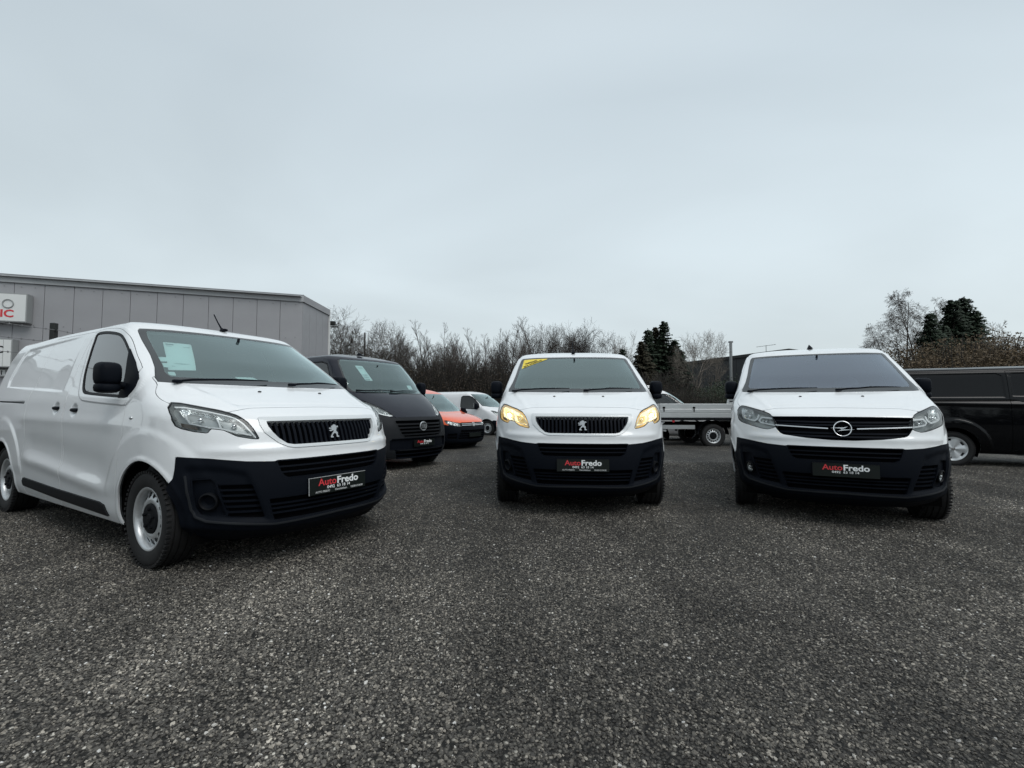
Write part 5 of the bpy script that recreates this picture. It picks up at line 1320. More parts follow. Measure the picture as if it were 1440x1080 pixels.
def extras_k0(root, S, kind):
    # handles, wipers, washer jets, fog lamps, lip, antenna, indicator repeaters
    for sd in (-1, 1):
        for hd, hz in ((2.205, 1.088), (2.64, 1.102)):
            a = MB(); V, F = superbox((sd*(.945), hd, hz), (.016, .085, .016), n=3, m=8); a.add(V, F)
            a.build('door_handle', M['plastic'], root, smooth_=True)
        i = np.unravel_index(np.argmin(np.hypot(S.d-1.086, S.z-1.04)+(S.N[..., 0] < .5)*9), S.d.shape); q = S.P[i]
        a = MB(); V, F = superbox((sd*(q[0]+.002), 1.086, 1.04), (.008, .022, .012), n=2.4, m=6); a.add(V, F); a.build('side_indicator', M['silver'], root, smooth_=True)
        p, n = nearest(S, .882, .486, 0, sd)
        fl = bpy.data.objects.new('fog_lamp', None); link(fl, root); fl.location = p-n*.010; fl.rotation_euler = n.to_track_quat('Z', 'Y').to_euler(); fl.empty_display_size = .05
        a = MB(); a.lathe([(.058, -.02), (.060, .012), (.052, .016), (.046, .006), (.044, -.012)], 28, 'Z'); a.build('fog_lamp_ring', M['plastic2'], fl, smooth_=True, auto=40)
        a = MB(); a.lathe([(.045, .004), (.030, -.012), (.001, -.022)], 24, 'Z'); a.build('fog_lamp_bowl', M['reflector'] if kind == 'opl' else M['plastic'], fl, smooth_=True)
        if kind == 'opl':
            a = MB(); V, F = superbox((0, 0, .0), (.016, .016, .016), n=2, m=8); a.add(V, F); a.build('fog_lamp_bulb', M['chrome'], fl, smooth_=True)
            a = MB(); a.lathe([(.045, .006), (.025, .010), (.001, .012)], 24, 'Z'); a.build('fog_lamp_lens', M['lens'], fl, smooth_=True)
        j = bpy.data.objects.new
        p, n = nearest(S, .275, 1.238, .002, sd)
        a = MB(); V, F = superbox(tuple(p), (.014, .012, .007), n=2.4, m=6); a.add(V, F); a.build('washer_jet', M['plastic'], root, smooth_=True)
    q_ = MX(sdf([(1.50, 1.585), (1.30, 1.46), (1.135, 1.33), (1.135, 1.255), (1.21, 1.19), (1.36, 1.185), (1.375, 1.33)], S.d, S.z), (.5-S.N[..., 0])*.1)
    pair('mirror_triangle', S, q_, M['plastic'], root, off=.004, skirt=.01)
    # wipers lie along the bottom edge of the glass
    for u0, u1 in ((.80, .10), (.28, -.42)):
        s0 = 1 if u0 > 0 else -1
        # swept towards the image left: mirror side
        p0, n0 = nearest(S, abs(u0), 1.296, .02, -1 if u0 > .5 else 1); p1, n1 = nearest(S, abs(u1), 1.318 if u0 > .5 else 1.325, .03, -1 if u1 > 0 else 1)
        if u0 < .5: p0, _ = nearest(S, .10, 1.296, .02, 1); p1, _ = nearest(S, .66, 1.325, .03, 1)
        pts = []
        for k in range(7):
            t = k/6; xx = p0.x+(p1.x-p0.x)*t
            q, n_ = nearest(S, abs(xx), 1.300+.022*t, .018+.012*math.sin(math.pi*t), 1 if xx >= 0 else -1); pts.append(q)
        a = MB(); a.tube(pts, [.010, .010, .009, .009, .008, .006, .004], 6); a.box(tuple(pts[0]), (.03, .02, .012), bevel=.006)
        a.build('wiper', M['plastic'], root, smooth_=True)
    # lower lip of the bumper; paler plastic paints in its highlight
    H = S.H; f = MX(sdline(LIP, H.u, H.z)-.0065, (H.d-1.2)*.1)
    g('bumper_lip', H, f, M['greyplastic'], root, off=.005, skirt=.01)
    rl = MX(sdf([(3.57, 1.142), (4.46, 1.158), (4.46, 1.170), (3.57, 1.154)], S.d, S.z), (.5-S.N[..., 0])*.1)
    pair('slide_rail', S, rl, M['plastic'], root, off=.003, skirt=.01)
    # sensor box behind the glass, on top
    if kind != 'x':
        f = sdf([(-1, 1.70), (.055, 1.70), (.075, 1.72), (.105, 1.778), (-1, 1.778)], S.u, S.z); f = MX(f, (S.d-2)*.1)
        g('camera_cover', S, f, M['plastic2'], root, off=-.006)
    if kind == 'opl':
        a = MB(); a.add([(-.03, 1.95, 1.895), (.03, 1.95, 1.895), (.026, 2.12, 1.90), (-.026, 2.12, 1.90), (0, 2.10, 1.965), (0, 2.05, 1.955)], [(0, 1, 5), (1, 2, 4, 5), (2, 3, 4), (3, 0, 5, 4), (0, 3, 2, 1)])
        a.build('roof_antenna', M['plastic'], root)
    else:
        a = MB(); a.tube([(0, 1.73, 1.855), (0, 1.79, 1.885), (0, 1.86, 1.955), (0, 1.93, 2.035)], [.012, .009, .006, .006], 6)
        V, F = superbox((0, 1.74, 1.862), (.028, .055, .016), n=2.2, m=6); a.add(V, F); a.build('roof_antenna', M['plastic'], root, smooth_=True)
    # emblem
    p, n = nearest(S, 0, .93, 0, 1)
    R = n.to_track_quat('Z', 'Y').to_euler()
    if kind == 'opl':
        em = bpy.data.objects.new('emblem', None); link(em, root); em.location = (0, p.y-.012, .921); em.rotation_euler = (math.pi/2-.12, 0, 0); em.empty_display_size = .05
        a = MB(); ring = [(.070*math.cos(2*math.pi*i/36), .070*math.sin(2*math.pi*i/36), 0) for i in range(37)]; a.tube(ring, .0062, 8, cap=False); a.build('emblem_ring', M['chrome'], em, smooth_=True)
        a = MB(); a.prism([(-.098, .006), (-.02, .004), (.016, .004), (-.042, -.024), (-.012, -.018), (.098, -.005), (.02, -.0065), (-.006, -.008), (.042, .021), (.012, .0135), (-.098, .006)][:-1], -.005, .006, 'Z'); a.build('emblem_bolt', M['chrome'], em)
        a = MB(); a.lathe([(.068, -.008), (.001, -.008)], 32, 'Z'); a.build('emblem_back', M['dark'], em)
    else:
        a = MB(); k = .0098; a.prism([(q*k*.95, r*k*.95) for q, r in LION], -.004, .006, 'Z')
        o = a.build('emblem', M['emblem'], root, loc=(0, p.y-.012, .925)); o.rotation_euler = (math.pi/2-.15, 0, 0)

def ws_patch(root, S, name, poly, mat, sd, off=-.006, sym=False):
    """something flat stuck on the inside of the windscreen; outline in u (towards side sd), z"""
    return g(name, S, MX(sdf(poly, S.u, S.z), (S.d-2.2)*.1), mat, root, off=off, mirror=False, side=sd)
VANS = [((-1.3254, 3.6111), 59.173), ((.7116, 4.6592), -4.469), ((3.1076, 4.3431), -25.56)]
vA = empty('panel_van', (*VANS[0][0], 0), math.radians(VANS[0][1]), label='white panel van at the left with price sheet behind its windscreen and black front bumper', cat='van', group='white vans in the front row')
SA = build_vehicle(EXP, vA); extras_k0(vA, SA, 'exp'); number_plate(vA, .022, .536, -.05)
# sheet and stickers inside the windscreen of the left van
def uzpatch(corners): return corners
sh = ws_patch(vA, SA, 'price_sheet', [(.633, 1.663), (.445, 1.658), (.571, 1.414), (.759, 1.408)], M['paper'], -1, off=-.010)
def shl(t, s0=.08, s1=.92, w=.006):
    L0, L1 = (.633+(.759-.633)*t, 1.663-.255*t), (.445+(.571-.445)*t, 1.658-.244*t)
    p, q = (L0[0]+(L1[0]-L0[0])*s0, L0[1]+(L1[1]-L0[1])*s0), (L0[0]+(L1[0]-L0[0])*s1, L0[1]+(L1[1]-L0[1])*s1)
    return [p, q, (q[0], q[1]-w), (p[0], p[1]-w)]
for t_, s0_, s1_, w_ in ((.06, .05, .35, .010), (.14, .05, .95, .005), (.78, .05, .95, .005), (.86, .1, .6, .004)): ws_patch(vA, SA, 'printed_line', shl(t_, s0_, s1_, w_), M['print'], -1, off=-.008)
for q4 in ([(.760, 1.517), (.700, 1.519), (.712, 1.480), (.768, 1.478)], [(.765, 1.466), (.707, 1.466), (.718, 1.428), (.774, 1.429)], [(.775, 1.392), (.725, 1.393), (.735, 1.362), (.778, 1.364)]): ws_patch(vA, SA, 'sticker', q4, M['paper'], -1, off=-.008)
a = MB(); a.lathe([(.085, 0), (.001, .002)], 24, 'Z', c=(-.30, 1.22, 1.235)); a.build('dash_disc', M['paper'], vA)
ws_patch(vA, SA, 'loose_paper', [(.325, 1.375), (.165, 1.378), (.13, 1.350), (.29, 1.346)], M['paper'], -1, off=-.012)

vB = empty('panel_van', (*VANS[1][0], 0), math.radians(VANS[1][1]), label='white panel van in the middle with lit yellow headlights and a yellow windscreen corner sticker', cat='van', group='white vans in the front row')
SB = build_vehicle(dict(EXP, lit=True), vB); extras_k0(vB, SB, 'exp'); number_plate(vB, .022, .536, -.05, border=2)
ws_patch(vB, SB, 'corner_sticker', [(.690, 1.755), (.60, 1.759), (.34, 1.764), (.712, 1.615)], M['yellow'], -1, off=.001)
def ws_text(root, S, body, uz0, uz1, size, mat, bold=0.):
    p0, n0 = nearest(S, uz0[0], uz0[1], .004, -1); p1, n1 = nearest(S, uz1[0], uz1[1], .004, -1)
    x = (p1-p0).normalized(); n = (n0+n1).normalized(); y = n.cross(x).normalized(); n = x.cross(y)
    R = Matrix((x, y, n)).transposed().to_euler()
    return text_obj(body, size, mat, root, (p0+p1)/2+n*.004, R, bold=bold, width=(p1-p0).length)
ws_text(vB, SB, 'TREKHAAK', (.655, 1.680), (.50, 1.735), .050, M['ink'], .0015)
ws_text(vB, SB, 'BTW AFTREKBAAR', (.680, 1.642), (.43, 1.738), .040, M['ink'], .001)

vC = empty('panel_van', (*VANS[2][0], 0), math.radians(VANS[2][1]), label='white panel van at the right with round lightning emblem on a black grille', cat='van', group='white vans in the front row')
SC = build_vehicle(OPL, vC); extras_k0(vC, SC, 'opl'); number_plate(vC, .022, .536, -.05, small=False, border=2)
# ---------------------------------------------------------------- the vehicles further back
def simple_cabin(d0, z0, seat, bulk, mir, **k): return dict(d0=d0, z0=z0, seat=seat, bulk=bulk, mir=mir, **k)
DUC_KNOTS = [
 (.30, .20, .92, .24, 5.30, .30, .70), (.12, .25, .97, .30, 5.36, .36, .78), (.06, .36, 1.0, .42, 5.40, .45, .80), (.045, .55, 1.015, .58, 5.41, .60, .80), (.06, .74, 1.025, .76, 5.41, .76, .80),
 (.10, .88, 1.025, .90, 5.41, .90, .78), (.16, .98, 1.025, 1.0, 5.41, 1.0, .74), (.23, 1.05, 1.02, 1.08, 5.41, 1.08, .68), (.36, 1.16, 1.015, 1.18, 5.41, 1.18, .60), (.55, 1.29, 1.005, 1.30, 5.40, 1.30, .50),
 (.72, 1.39, .995, 1.40, 5.40, 1.40, .42), (.80, 1.43, .985, 1.45, 5.40, 1.45, .38), (1.06, 1.70, .955, 1.72, 5.38, 1.72, .33), (1.32, 1.96, .915, 1.97, 5.36, 1.97, .27), (1.43, 2.06, .885, 2.07, 5.34, 2.07, .24),
 (1.53, 2.12, .84, 2.13, 5.30, 2.13, .23), (1.66, 2.155, .77, 2.165, 5.24, 2.16, .23)]
DUC_WIN = [(1.42, 1.50), (1.40, 1.60), (1.62, 1.98), (1.80, 2.03), (2.30, 2.03), (2.34, 1.98), (2.34, 1.46), (2.28, 1.42), (1.50, 1.42)]
DUC = dict(knots=DUC_KNOTS, res=.02, side_res=.03, fine=4, paint='navy', length=5.41, width=2.05, track=1.80, arches=[(.948, .36, .44), (4.398, .36, .44)], tyre_r=.355, rim_r=.213, tyre_w=.215, bottom=.30, crown=.075,
 ws_out=[(-1, 1.445), (0, 1.445), (.6, 1.455), (.885, 1.47), (.93, 1.50), (.87, 1.78), (.82, 1.97), (.79, 2.035), (.74, 2.055), (0, 2.06), (-1, 2.06)],
 ws_in=[(-1, 1.49), (0, 1.49), (.6, 1.50), (.83, 1.515), (.85, 1.54), (.80, 1.80), (.76, 1.96), (.72, 2.02), (0, 2.03), (-1, 2.03)],
 side_win=[(DUC_WIN, .0)], bumper=[(-1, 1.005), (0, 1.005), (.54, 1.0), (.66, 1.01), (.78, 1.06), (.90, 1.12), (1.06, 1.00), (1.14, .80), (1.16, .6), (1.28, .45), (1.28, 0), (-1, 0)], bumper_low=.31, ub=.16, bumper_mat='greyplastic', bumper_arch=(.948, .36, .41),
 hl=[(.545, 1.03), (.60, 1.10), (.70, 1.19), (.82, 1.27), (.90, 1.29), (.955, 1.26), (.94, 1.16), (.86, 1.10), (.74, 1.05), (.62, 1.02)],
 chambers=[[(.70, 1.08), (.72, 1.17), (.90, 1.25), (.92, 1.17), (.85, 1.12)], [(.60, 1.045), (.62, 1.10), (.69, 1.15), (.68, 1.06)]], strips=[([(.56, 1.035), (.66, 1.04), (.76, 1.07), (.88, 1.125), (.935, 1.18)], .015)],
 grilles=[dict(name='grille', outer=[(-1, .945), (.56, .945), (.575, .93), (.50, .72), (.44, .665), (-1, .655)], rim=.014, depth=.05, frame='greyplastic', foff=.008, bars=[dict(pts=[(0, q), (.6, q)], w=.013, off=-.006, mat='plastic2') for q in (.705, .765, .825, .885)]),
          dict(name='lower_intake', outer=[(-1, .63), (.66, .63), (.70, .60), (.70, .46), (-1, .46)], rim=.01, depth=.03, frame='plastic', back='plastic'),
          dict(name='bumper_intake', outer=[(-1, .42), (.60, .42), (.55, .30), (-1, .29)], rim=.008, depth=.04, bars=bars((.36,), .008))],
 panels=[dict(name='bonnet', space='uz', pair=False, poly=[(-1, 1.01), (0, 1.01), (.52, 1.01), (.55, 1.06), (.66, 1.18), (.80, 1.28), (.89, 1.33), (.87, 1.44), (-1, 1.44)]),
         dict(name='front_door', space='dz', poly=[(1.30, .36), (1.27, .9), (1.24, 1.40), (1.50, 1.93), (1.66, 2.06), (1.85, 2.10), (2.42, 2.10), (2.42, .36)])],
 mirror=dict(x=1.13, y=1.25, z=1.52, w=.20, h=.34, dpt=.09, base_x=.98, arm_z=-.35), cabin=simple_cabin(1.0, 1.34, 2.05, 2.6, (1.36, 1.90), head=1.72, wheel_x=.42))
def badge(root, S, z0, r, kind, lift=.012):
    p, n = nearest(S, 0, z0, 0, 1)
    b = bpy.data.objects.new('emblem', None); link(b, root); b.location = (0, p.y-lift, z0); b.rotation_euler = (math.pi/2, 0, 0); b.empty_display_size = .05
    a = MB(); a.lathe([(r, -.01), (r, .004), (r*.96, .009), (r*.84, .009), (r*.82, .002), (.001, .002)], 28, 'Z'); a.build('emblem_disc', M['chrome'] if kind != 'fiat' else M['silver'], b, smooth_=True, auto=40)
    if kind == 'fiat':
        a = MB(); a.box((0, 0, .004), (r*.66, r*.62, .003)); a.build('emblem_field', M['plate'], b)
        for k, xx in enumerate((-.42, -.12, .14, .44)):
            a = MB(); a.box((xx*r, 0, .008), (r*.05, r*.42, .003))
            if k == 0: a.box((xx*r+.10*r, r*.36, .008), (r*.10, r*.05, .003)); a.box((xx*r+.08*r, 0, .008), (r*.08, r*.05, .003))
            if k == 2: a.box((xx*r+.1*r, r*.36, .008), (r*.06, r*.05, .003)); a.box((xx*r+.17*r, 0, .008), (r*.04, r*.42, .003))
            a.build('emblem_letter', M['silver'], b)
    if kind == 'vw':
        for nm, pts in (('v', [(-.30, .72), (0, .06), (.30, .72)]), ('w', [(-.72, .30), (-.34, -.66), (0, .02), (.34, -.66), (.72, .30)])):
            a = MB(); a.tube([(q*r, t*r, .008) for q, t in pts], .09*r, 4); a.build('emblem_letter', M['whitetext'], b)
GZ = {}
dv = empty('panel_van', (-1.543, 8.391, -.085), math.radians(56.6), label='dark navy van with grey bumper and round badge parked behind the left white van', cat='van')
SD = build_vehicle(DUC, dv); badge(dv, SD, .84, .085, 'fiat'); number_plate(dv, .045, .545, -.03, small=False, border=2)
ws_patch(dv, SD, 'price_sheet', [(.52, 1.97), (.36, 1.97), (.34, 1.68), (.50, 1.68)], M['paper'], -1, off=-.012)
for zz in (1.93, 1.88, 1.84, 1.79, 1.75, 1.71): ws_patch(dv, SD, 'printed_line', [(.49, zz), (.38, zz), (.38, zz-.012), (.49, zz-.012)], M['print'], -1, off=-.009)
ws_patch(dv, SD, 'sticker', [(.62, 1.62), (.48, 1.62), (.48, 1.54), (.62, 1.54)], M['paper'], 1, off=-.012)
for a0, a1, sd in ((.82, .02, 1), (.10, -.66, 1)):
    pts = []
    for k in range(6):
        t = k/5; xx = -(a0+(a1-a0)*t); q, n_ = nearest(SD, abs(xx), 1.46+.03*t, .02, 1 if xx >= 0 else -1); pts.append(q)
    a = MB(); a.tube(pts, [.014, .012, .011, .010, .008, .006], 6); a.build('wiper', M['plastic'], dv, smooth_=True)
a = MB(); a.add([(-.03, 1.75, 2.21), (.03, 1.75, 2.21), (.025, 1.95, 2.225), (-.025, 1.95, 2.225), (0, 1.93, 2.28), (0, 1.87, 2.27)], [(0, 1, 5), (1, 2, 4, 5), (2, 3, 4), (3, 0, 5, 4), (0, 3, 2, 1)]); a.build('roof_antenna', M['plastic'], dv)

CAD_KNOTS = [(.26, .20, .80, .22, 4.30, .28, .60), (.09, .25, .85, .28, 4.36, .34, .66), (.035, .40, .875, .42, 4.40, .46, .68), (.02, .58, .888, .60, 4.41, .60, .68), (.05, .70, .894, .72, 4.41, .72, .66), (.09, .78, .895, .80, 4.40, .80, .64),
 (.15, .84, .893, .86, 4.40, .86, .60), (.32, .92, .888, .93, 4.40, .93, .52), (.62, 1.00, .88, 1.01, 4.39, 1.01, .44), (.90, 1.06, .865, 1.07, 4.38, 1.08, .40), (1.0, 1.09, .855, 1.11, 4.38, 1.12, .38),
 (1.36, 1.34, .81, 1.36, 4.33, 1.36, .30), (1.66, 1.54, .755, 1.56, 4.27, 1.56, .25), (1.78, 1.61, .725, 1.635, 4.23, 1.63, .24), (1.90, 1.655, .67, 1.685, 4.16, 1.68, .24)]
CAD = dict(knots=CAD_KNOTS, res=.022, side_res=.04, fine=4, paint='orange', length=4.41, width=1.79, track=1.53, arches=[(.88, .32, .37), (3.56, .32, .37)], tyre_r=.318, rim_r=.20, tyre_w=.195, bottom=.24, crown=.10,
 ws_out=[(-1, 1.11), (0, 1.11), (.5, 1.12), (.80, 1.135), (.835, 1.16), (.78, 1.37), (.73, 1.53), (.69, 1.585), (.64, 1.60), (0, 1.60), (-1, 1.60)], ws_in=[(-1, 1.14), (0, 1.14), (.5, 1.15), (.76, 1.165), (.775, 1.19), (.73, 1.38), (.68, 1.53), (.64, 1.57), (0, 1.58), (-1, 1.58)],
 side_win=[([(1.42, 1.13), (1.72, 1.42), (1.92, 1.54), (2.35, 1.56), (2.38, 1.12), (1.5, 1.10)], 0)],
 bumper=[(-1, .700), (0, .700), (.42, .700), (.60, .705), (.80, .735), (1.0, .76), (1.10, .74), (1.14, .60), (1.14, 0), (-1, 0)], bumper_low=.2,
 hl=[(.44, .705), (.44, .79), (.60, .812), (.80, .862), (.88, .862), (.87, .79), (.80, .745), (.62, .712)], chambers=[[(.52, .73), (.53, .785), (.66, .80), (.66, .74)], [(.70, .755), (.70, .81), (.82, .84), (.83, .80)]], strips=[], seal=.006,
 grilles=[dict(name='grille', outer=[(-1, .795), (.435, .795), (.43, .708), (-1, .705)], rim=.005, depth=.03, frame='glossblack', bars=[dict(pts=[(0, .735), (.43, .735)], w=.008, mat='silver', off=.0), dict(pts=[(0, .772), (.43, .772)], w=.006, mat='silver', off=.0)]),
          dict(name='lower_intake', outer=[(-1, .60), (.50, .60), (.56, .36), (-1, .36)], rim=.008, depth=.03, bars=bars((.41, .47, .53), .006)),
          dict(name='side_intake', pair=True, outer=[(.62, .52), (.86, .50), (.86, .38), (.62, .37)], rim=.006, depth=.02, bars=bars((.44,), .006, .5, .95))],
 panels=[dict(name='bonnet', space='uz', pair=False, poly=[(-1, .81), (0, .81), (.45, .805), (.62, .83), (.80, .875), (.88, .95), (.86, 1.06), (.83, 1.13), (-1, 1.13)])],
 mirror=dict(x=.93, y=1.22, z=1.12, w=.17, h=.16, dpt=.07, base_x=.83, arm_z=-.3), cabin=simple_cabin(1.15, 1.02, 2.1, 2.7, (1.62, 1.46), seats=(-.4, .4), head=1.40))
cv = empty('delivery_van', (-1.022, 12.933, -.15), math.radians(55.6), label='small orange van with black bumper and chrome grille badge beyond the dark van', cat='van')
SO = build_vehicle(CAD, cv); badge(cv, SO, .752, .068, 'vw'); a = MB(); a.box((0, .0, .47), (.25, .008, .055)); a.build('plate_holder', M['plate'], cv)
# white car behind the orange one: lower body
CAR_KNOTS = [(a_, b_*.955, c_*.97, d_*.955 if i_ < 9 else d_*.93, e_*.93, f_*.93, g_) for i_, (a_, b_, c_, d_, e_, f_, g_) in enumerate([(k[0], k[1] if j < 9 else k[1]*.965, k[2], k[3], k[4], k[5], k[6]) for j, k in enumerate(CAD_KNOTS)])]
def sc(poly, k=.93): return [(p[0]*.97 if p[0] > 0 else p[0], p[1]*k) for p in poly]
CAR = dict(CAD, knots=CAR_KNOTS, paint='white', length=4.1, width=1.73, arches=[(.86, .31, .36), (3.34, .31, .36)], tyre_r=.31, track=1.48, crown=.08,
 ws_out=sc(CAD['ws_out']), ws_in=sc(CAD['ws_in']), side_win=[([(1.45, 1.03), (1.72, 1.28), (1.92, 1.38), (2.30, 1.40), (2.33, 1.02)], 0)], hl=sc(CAD['hl'], .955), chambers=[sc(q, .955) for q in CAD['chambers']],
 bumper=[(-1, .30), (0, .30), (1.0, .30), (1.0, 0), (-1, 0)], grilles=[dict(CAD['grilles'][0], outer=sc(CAD['grilles'][0]['outer'], .955), bars=[]), dict(CAD['grilles'][1], outer=sc(CAD['grilles'][1]['outer'], .955), bars=bars((.42, .47), .006))],
 panels=[dict(name='bonnet', space='uz', pair=False, poly=sc(CAD['panels'][0]['poly'], .945))], mirror=dict(x=.92, y=1.25, z=1.02, w=.17, h=.15, dpt=.06, base_x=.80, arm_z=-.3), cabin=simple_cabin(1.15, .93, 2.0, 3.4, (1.62, 1.30), seats=(-.4, .4), head=1.22))
wc = empty('parked_car', (-1.165, 15.3, -.16), math.radians(56), label='low white car between the orange van and the older white van', cat='car')
SW = build_vehicle(CAR, wc)

TRA_KNOTS = [(.28, .22, .86, .24, 4.70, .30, .62), (.10, .28, .91, .30, 4.76, .36, .70), (.03, .42, .935, .44, 4.78, .46, .74), (.03, .60, .95, .60, 4.78, .60, .74), (.07, .76, .952, .76, 4.78, .76, .72), (.15, .90, .952, .90, 4.78, .90, .68),
 (.32, 1.02, .948, 1.02, 4.78, 1.02, .60), (.58, 1.13, .94, 1.13, 4.77, 1.14, .52), (.86, 1.22, .925, 1.24, 4.77, 1.26, .42), (1.25, 1.50, .88, 1.52, 4.74, 1.52, .36), (1.62, 1.76, .82, 1.74, 4.70, 1.74, .28), (1.74, 1.82, .785, 1.81, 4.67, 1.80, .25), (1.86, 1.86, .73, 1.865, 4.61, 1.86, .25)]
TRA = dict(knots=TRA_KNOTS, res=.025, side_res=.04, fine=3, paint='white2', length=4.78, width=1.90, track=1.62, arches=[(.83, .33, .39), (3.93, .33, .39)], tyre_r=.325, rim_r=.205, tyre_w=.205, bottom=.26, crown=.08,
 ws_out=[(-1, 1.24), (0, 1.24), (.6, 1.26), (.86, 1.30), (.84, 1.50), (.78, 1.70), (.72, 1.79), (0, 1.80), (-1, 1.80)], ws_in=[(-1, 1.28), (0, 1.28), (.6, 1.30), (.80, 1.33), (.79, 1.50), (.73, 1.70), (.68, 1.76), (0, 1.77), (-1, 1.77)],
 side_win=[([(1.22, 1.22), (1.30, 1.38), (1.62, 1.66), (1.85, 1.74), (2.20, 1.74), (2.28, 1.68), (2.28, 1.24), (2.20, 1.16), (1.35, 1.12)], 0)], side_mat='ws_tint',
 bumper=[(-1, .60), (0, .60), (.7, .62), (1.1, .66), (1.24, .60), (1.24, 0), (-1, 0)], bumper_low=.24, hl=[(.58, .80), (.56, .88), (.68, 1.0), (.82, 1.07), (.93, 1.07), (.95, .98), (.88, .86), (.74, .79)], chambers=[[(.64, .84), (.70, .96), (.84, 1.03), (.86, .93), (.76, .84)]], strips=[],
 grilles=[dict(name='grille', outer=[(-1, .84), (.46, .84), (.42, .70), (-1, .69)], rim=.01, depth=.04, bars=bars((.745, .79), .008)), dict(name='lower_intake', outer=[(-1, .50), (.55, .50), (.5, .34), (-1, .34)], rim=.01, depth=.04, bars=bars((.42,), .01))],
 panels=[dict(name='bonnet', space='uz', pair=False, poly=[(-1, .90), (0, .90), (.5, .92), (.66, 1.01), (.80, 1.085), (.90, 1.13), (.88, 1.26), (-1, 1.28)]), dict(name='front_door', space='dz', poly=[(1.12, .40), (1.12, 1.2), (1.24, 1.42), (1.60, 1.73), (1.85, 1.80), (2.36, 1.80), (2.36, .34), (1.3, .32)])],
 mirror=dict(x=1.04, y=1.33, z=1.26, w=.17, h=.26, dpt=.08, base_x=.90, arm_z=-.3), cabin=simple_cabin(1.1, 1.14, 2.0, 2.5, (1.45, 1.62)))
tv = empty('panel_van', (.10, 20.56, -.185), math.radians(60), label='older white van with dark side window standing beyond the orange van', cat='van')
ST = build_vehicle(TRA, tv)
tw = empty('panel_van', (7.5, 17.3, -.18), math.radians(82), label='white van mostly hidden behind the aluminium flatbed truck', cat='van')
SX = build_vehicle(dict(TRA, side_mat='ws_dark'), tw)
a = MB()
for yy in (2.3, 3.3): a.tube([(-.6, yy, 1.99), (.6, yy, 1.99)], .02, 6); a.tube([(-.6, yy, 1.90), (-.6, yy, 1.99)], .018, 6); a.tube([(.6, yy, 1.90), (.6, yy, 1.99)], .018, 6)
for xx in (-.6, .6): a.tube([(xx, 2.1, 2.03), (xx, 3.5, 2.03)], .02, 6)
tag(a.build('roof_rack', M['silver'], tw), kind=None)

# black long van on the right, seen from its side
CUS_KNOTS = [(.28, .22, .88, .24, 4.88, .32, .66), (.10, .28, .93, .30, 4.94, .38, .74), (.04, .42, .96, .44, 4.97, .48, .78), (.03, .62, .982, .62, 4.97, .62, .78), (.06, .80, .988, .80, 4.97, .80, .76), (.12, .94, .986, .95, 4.97, .95, .72),
 (.22, 1.04, .98, 1.06, 4.97, 1.06, .66), (.45, 1.16, .972, 1.16, 4.965, 1.17, .56), (.72, 1.25, .955, 1.26, 4.96, 1.27, .46), (.84, 1.29, .94, 1.32, 4.95, 1.33, .42), (1.22, 1.56, .89, 1.56, 4.93, 1.56, .34), (1.55, 1.77, .835, 1.77, 4.90, 1.77, .26), (1.68, 1.845, .80, 1.845, 4.87, 1.845, .24), (1.80, 1.895, .74, 1.90, 4.81, 1.90, .24)]
def cus_disp(s):
    d, z = s.d, s.z; side = smooth(.45, .75, s.N[..., 0]); D = np.zeros(d.shape)
    for p in ([(3.16, 1.34), (3.16, 1.75), (3.24, 1.80), (4.58, 1.80), (4.68, 1.74), (4.72, 1.42), (4.60, 1.34)], [(2.0, 1.34), (2.0, 1.78), (2.06, 1.80), (3.02, 1.80), (3.06, 1.76), (3.06, 1.36)]):
        D -= .012*smooth(.010, -.010, sdf(p, d, z))*side
    D += .018*np.exp(-((z-1.20-.02*(d-3))/.035)**2)*side*smooth(1.2, 1.8, d)*smooth(4.95, 4.6, d)
    D -= .014*np.exp(-((z-1.27)/.014)**2)*side*smooth(2.9, 3.1, d)*smooth(4.8, 4.6, d)
    for a, b in ((1.03, .34), (3.96, .34)):
        rr = np.hypot(d-a, z-b); D += .022*smooth(.60, .55, rr)*side*smooth(.3, .5, z)
    D -= .01*np.exp(-((z-1.845)/.01)**2)*smooth(2.0, 2.3, d)*smooth(.2, .45, s.N[..., 0])
    return D
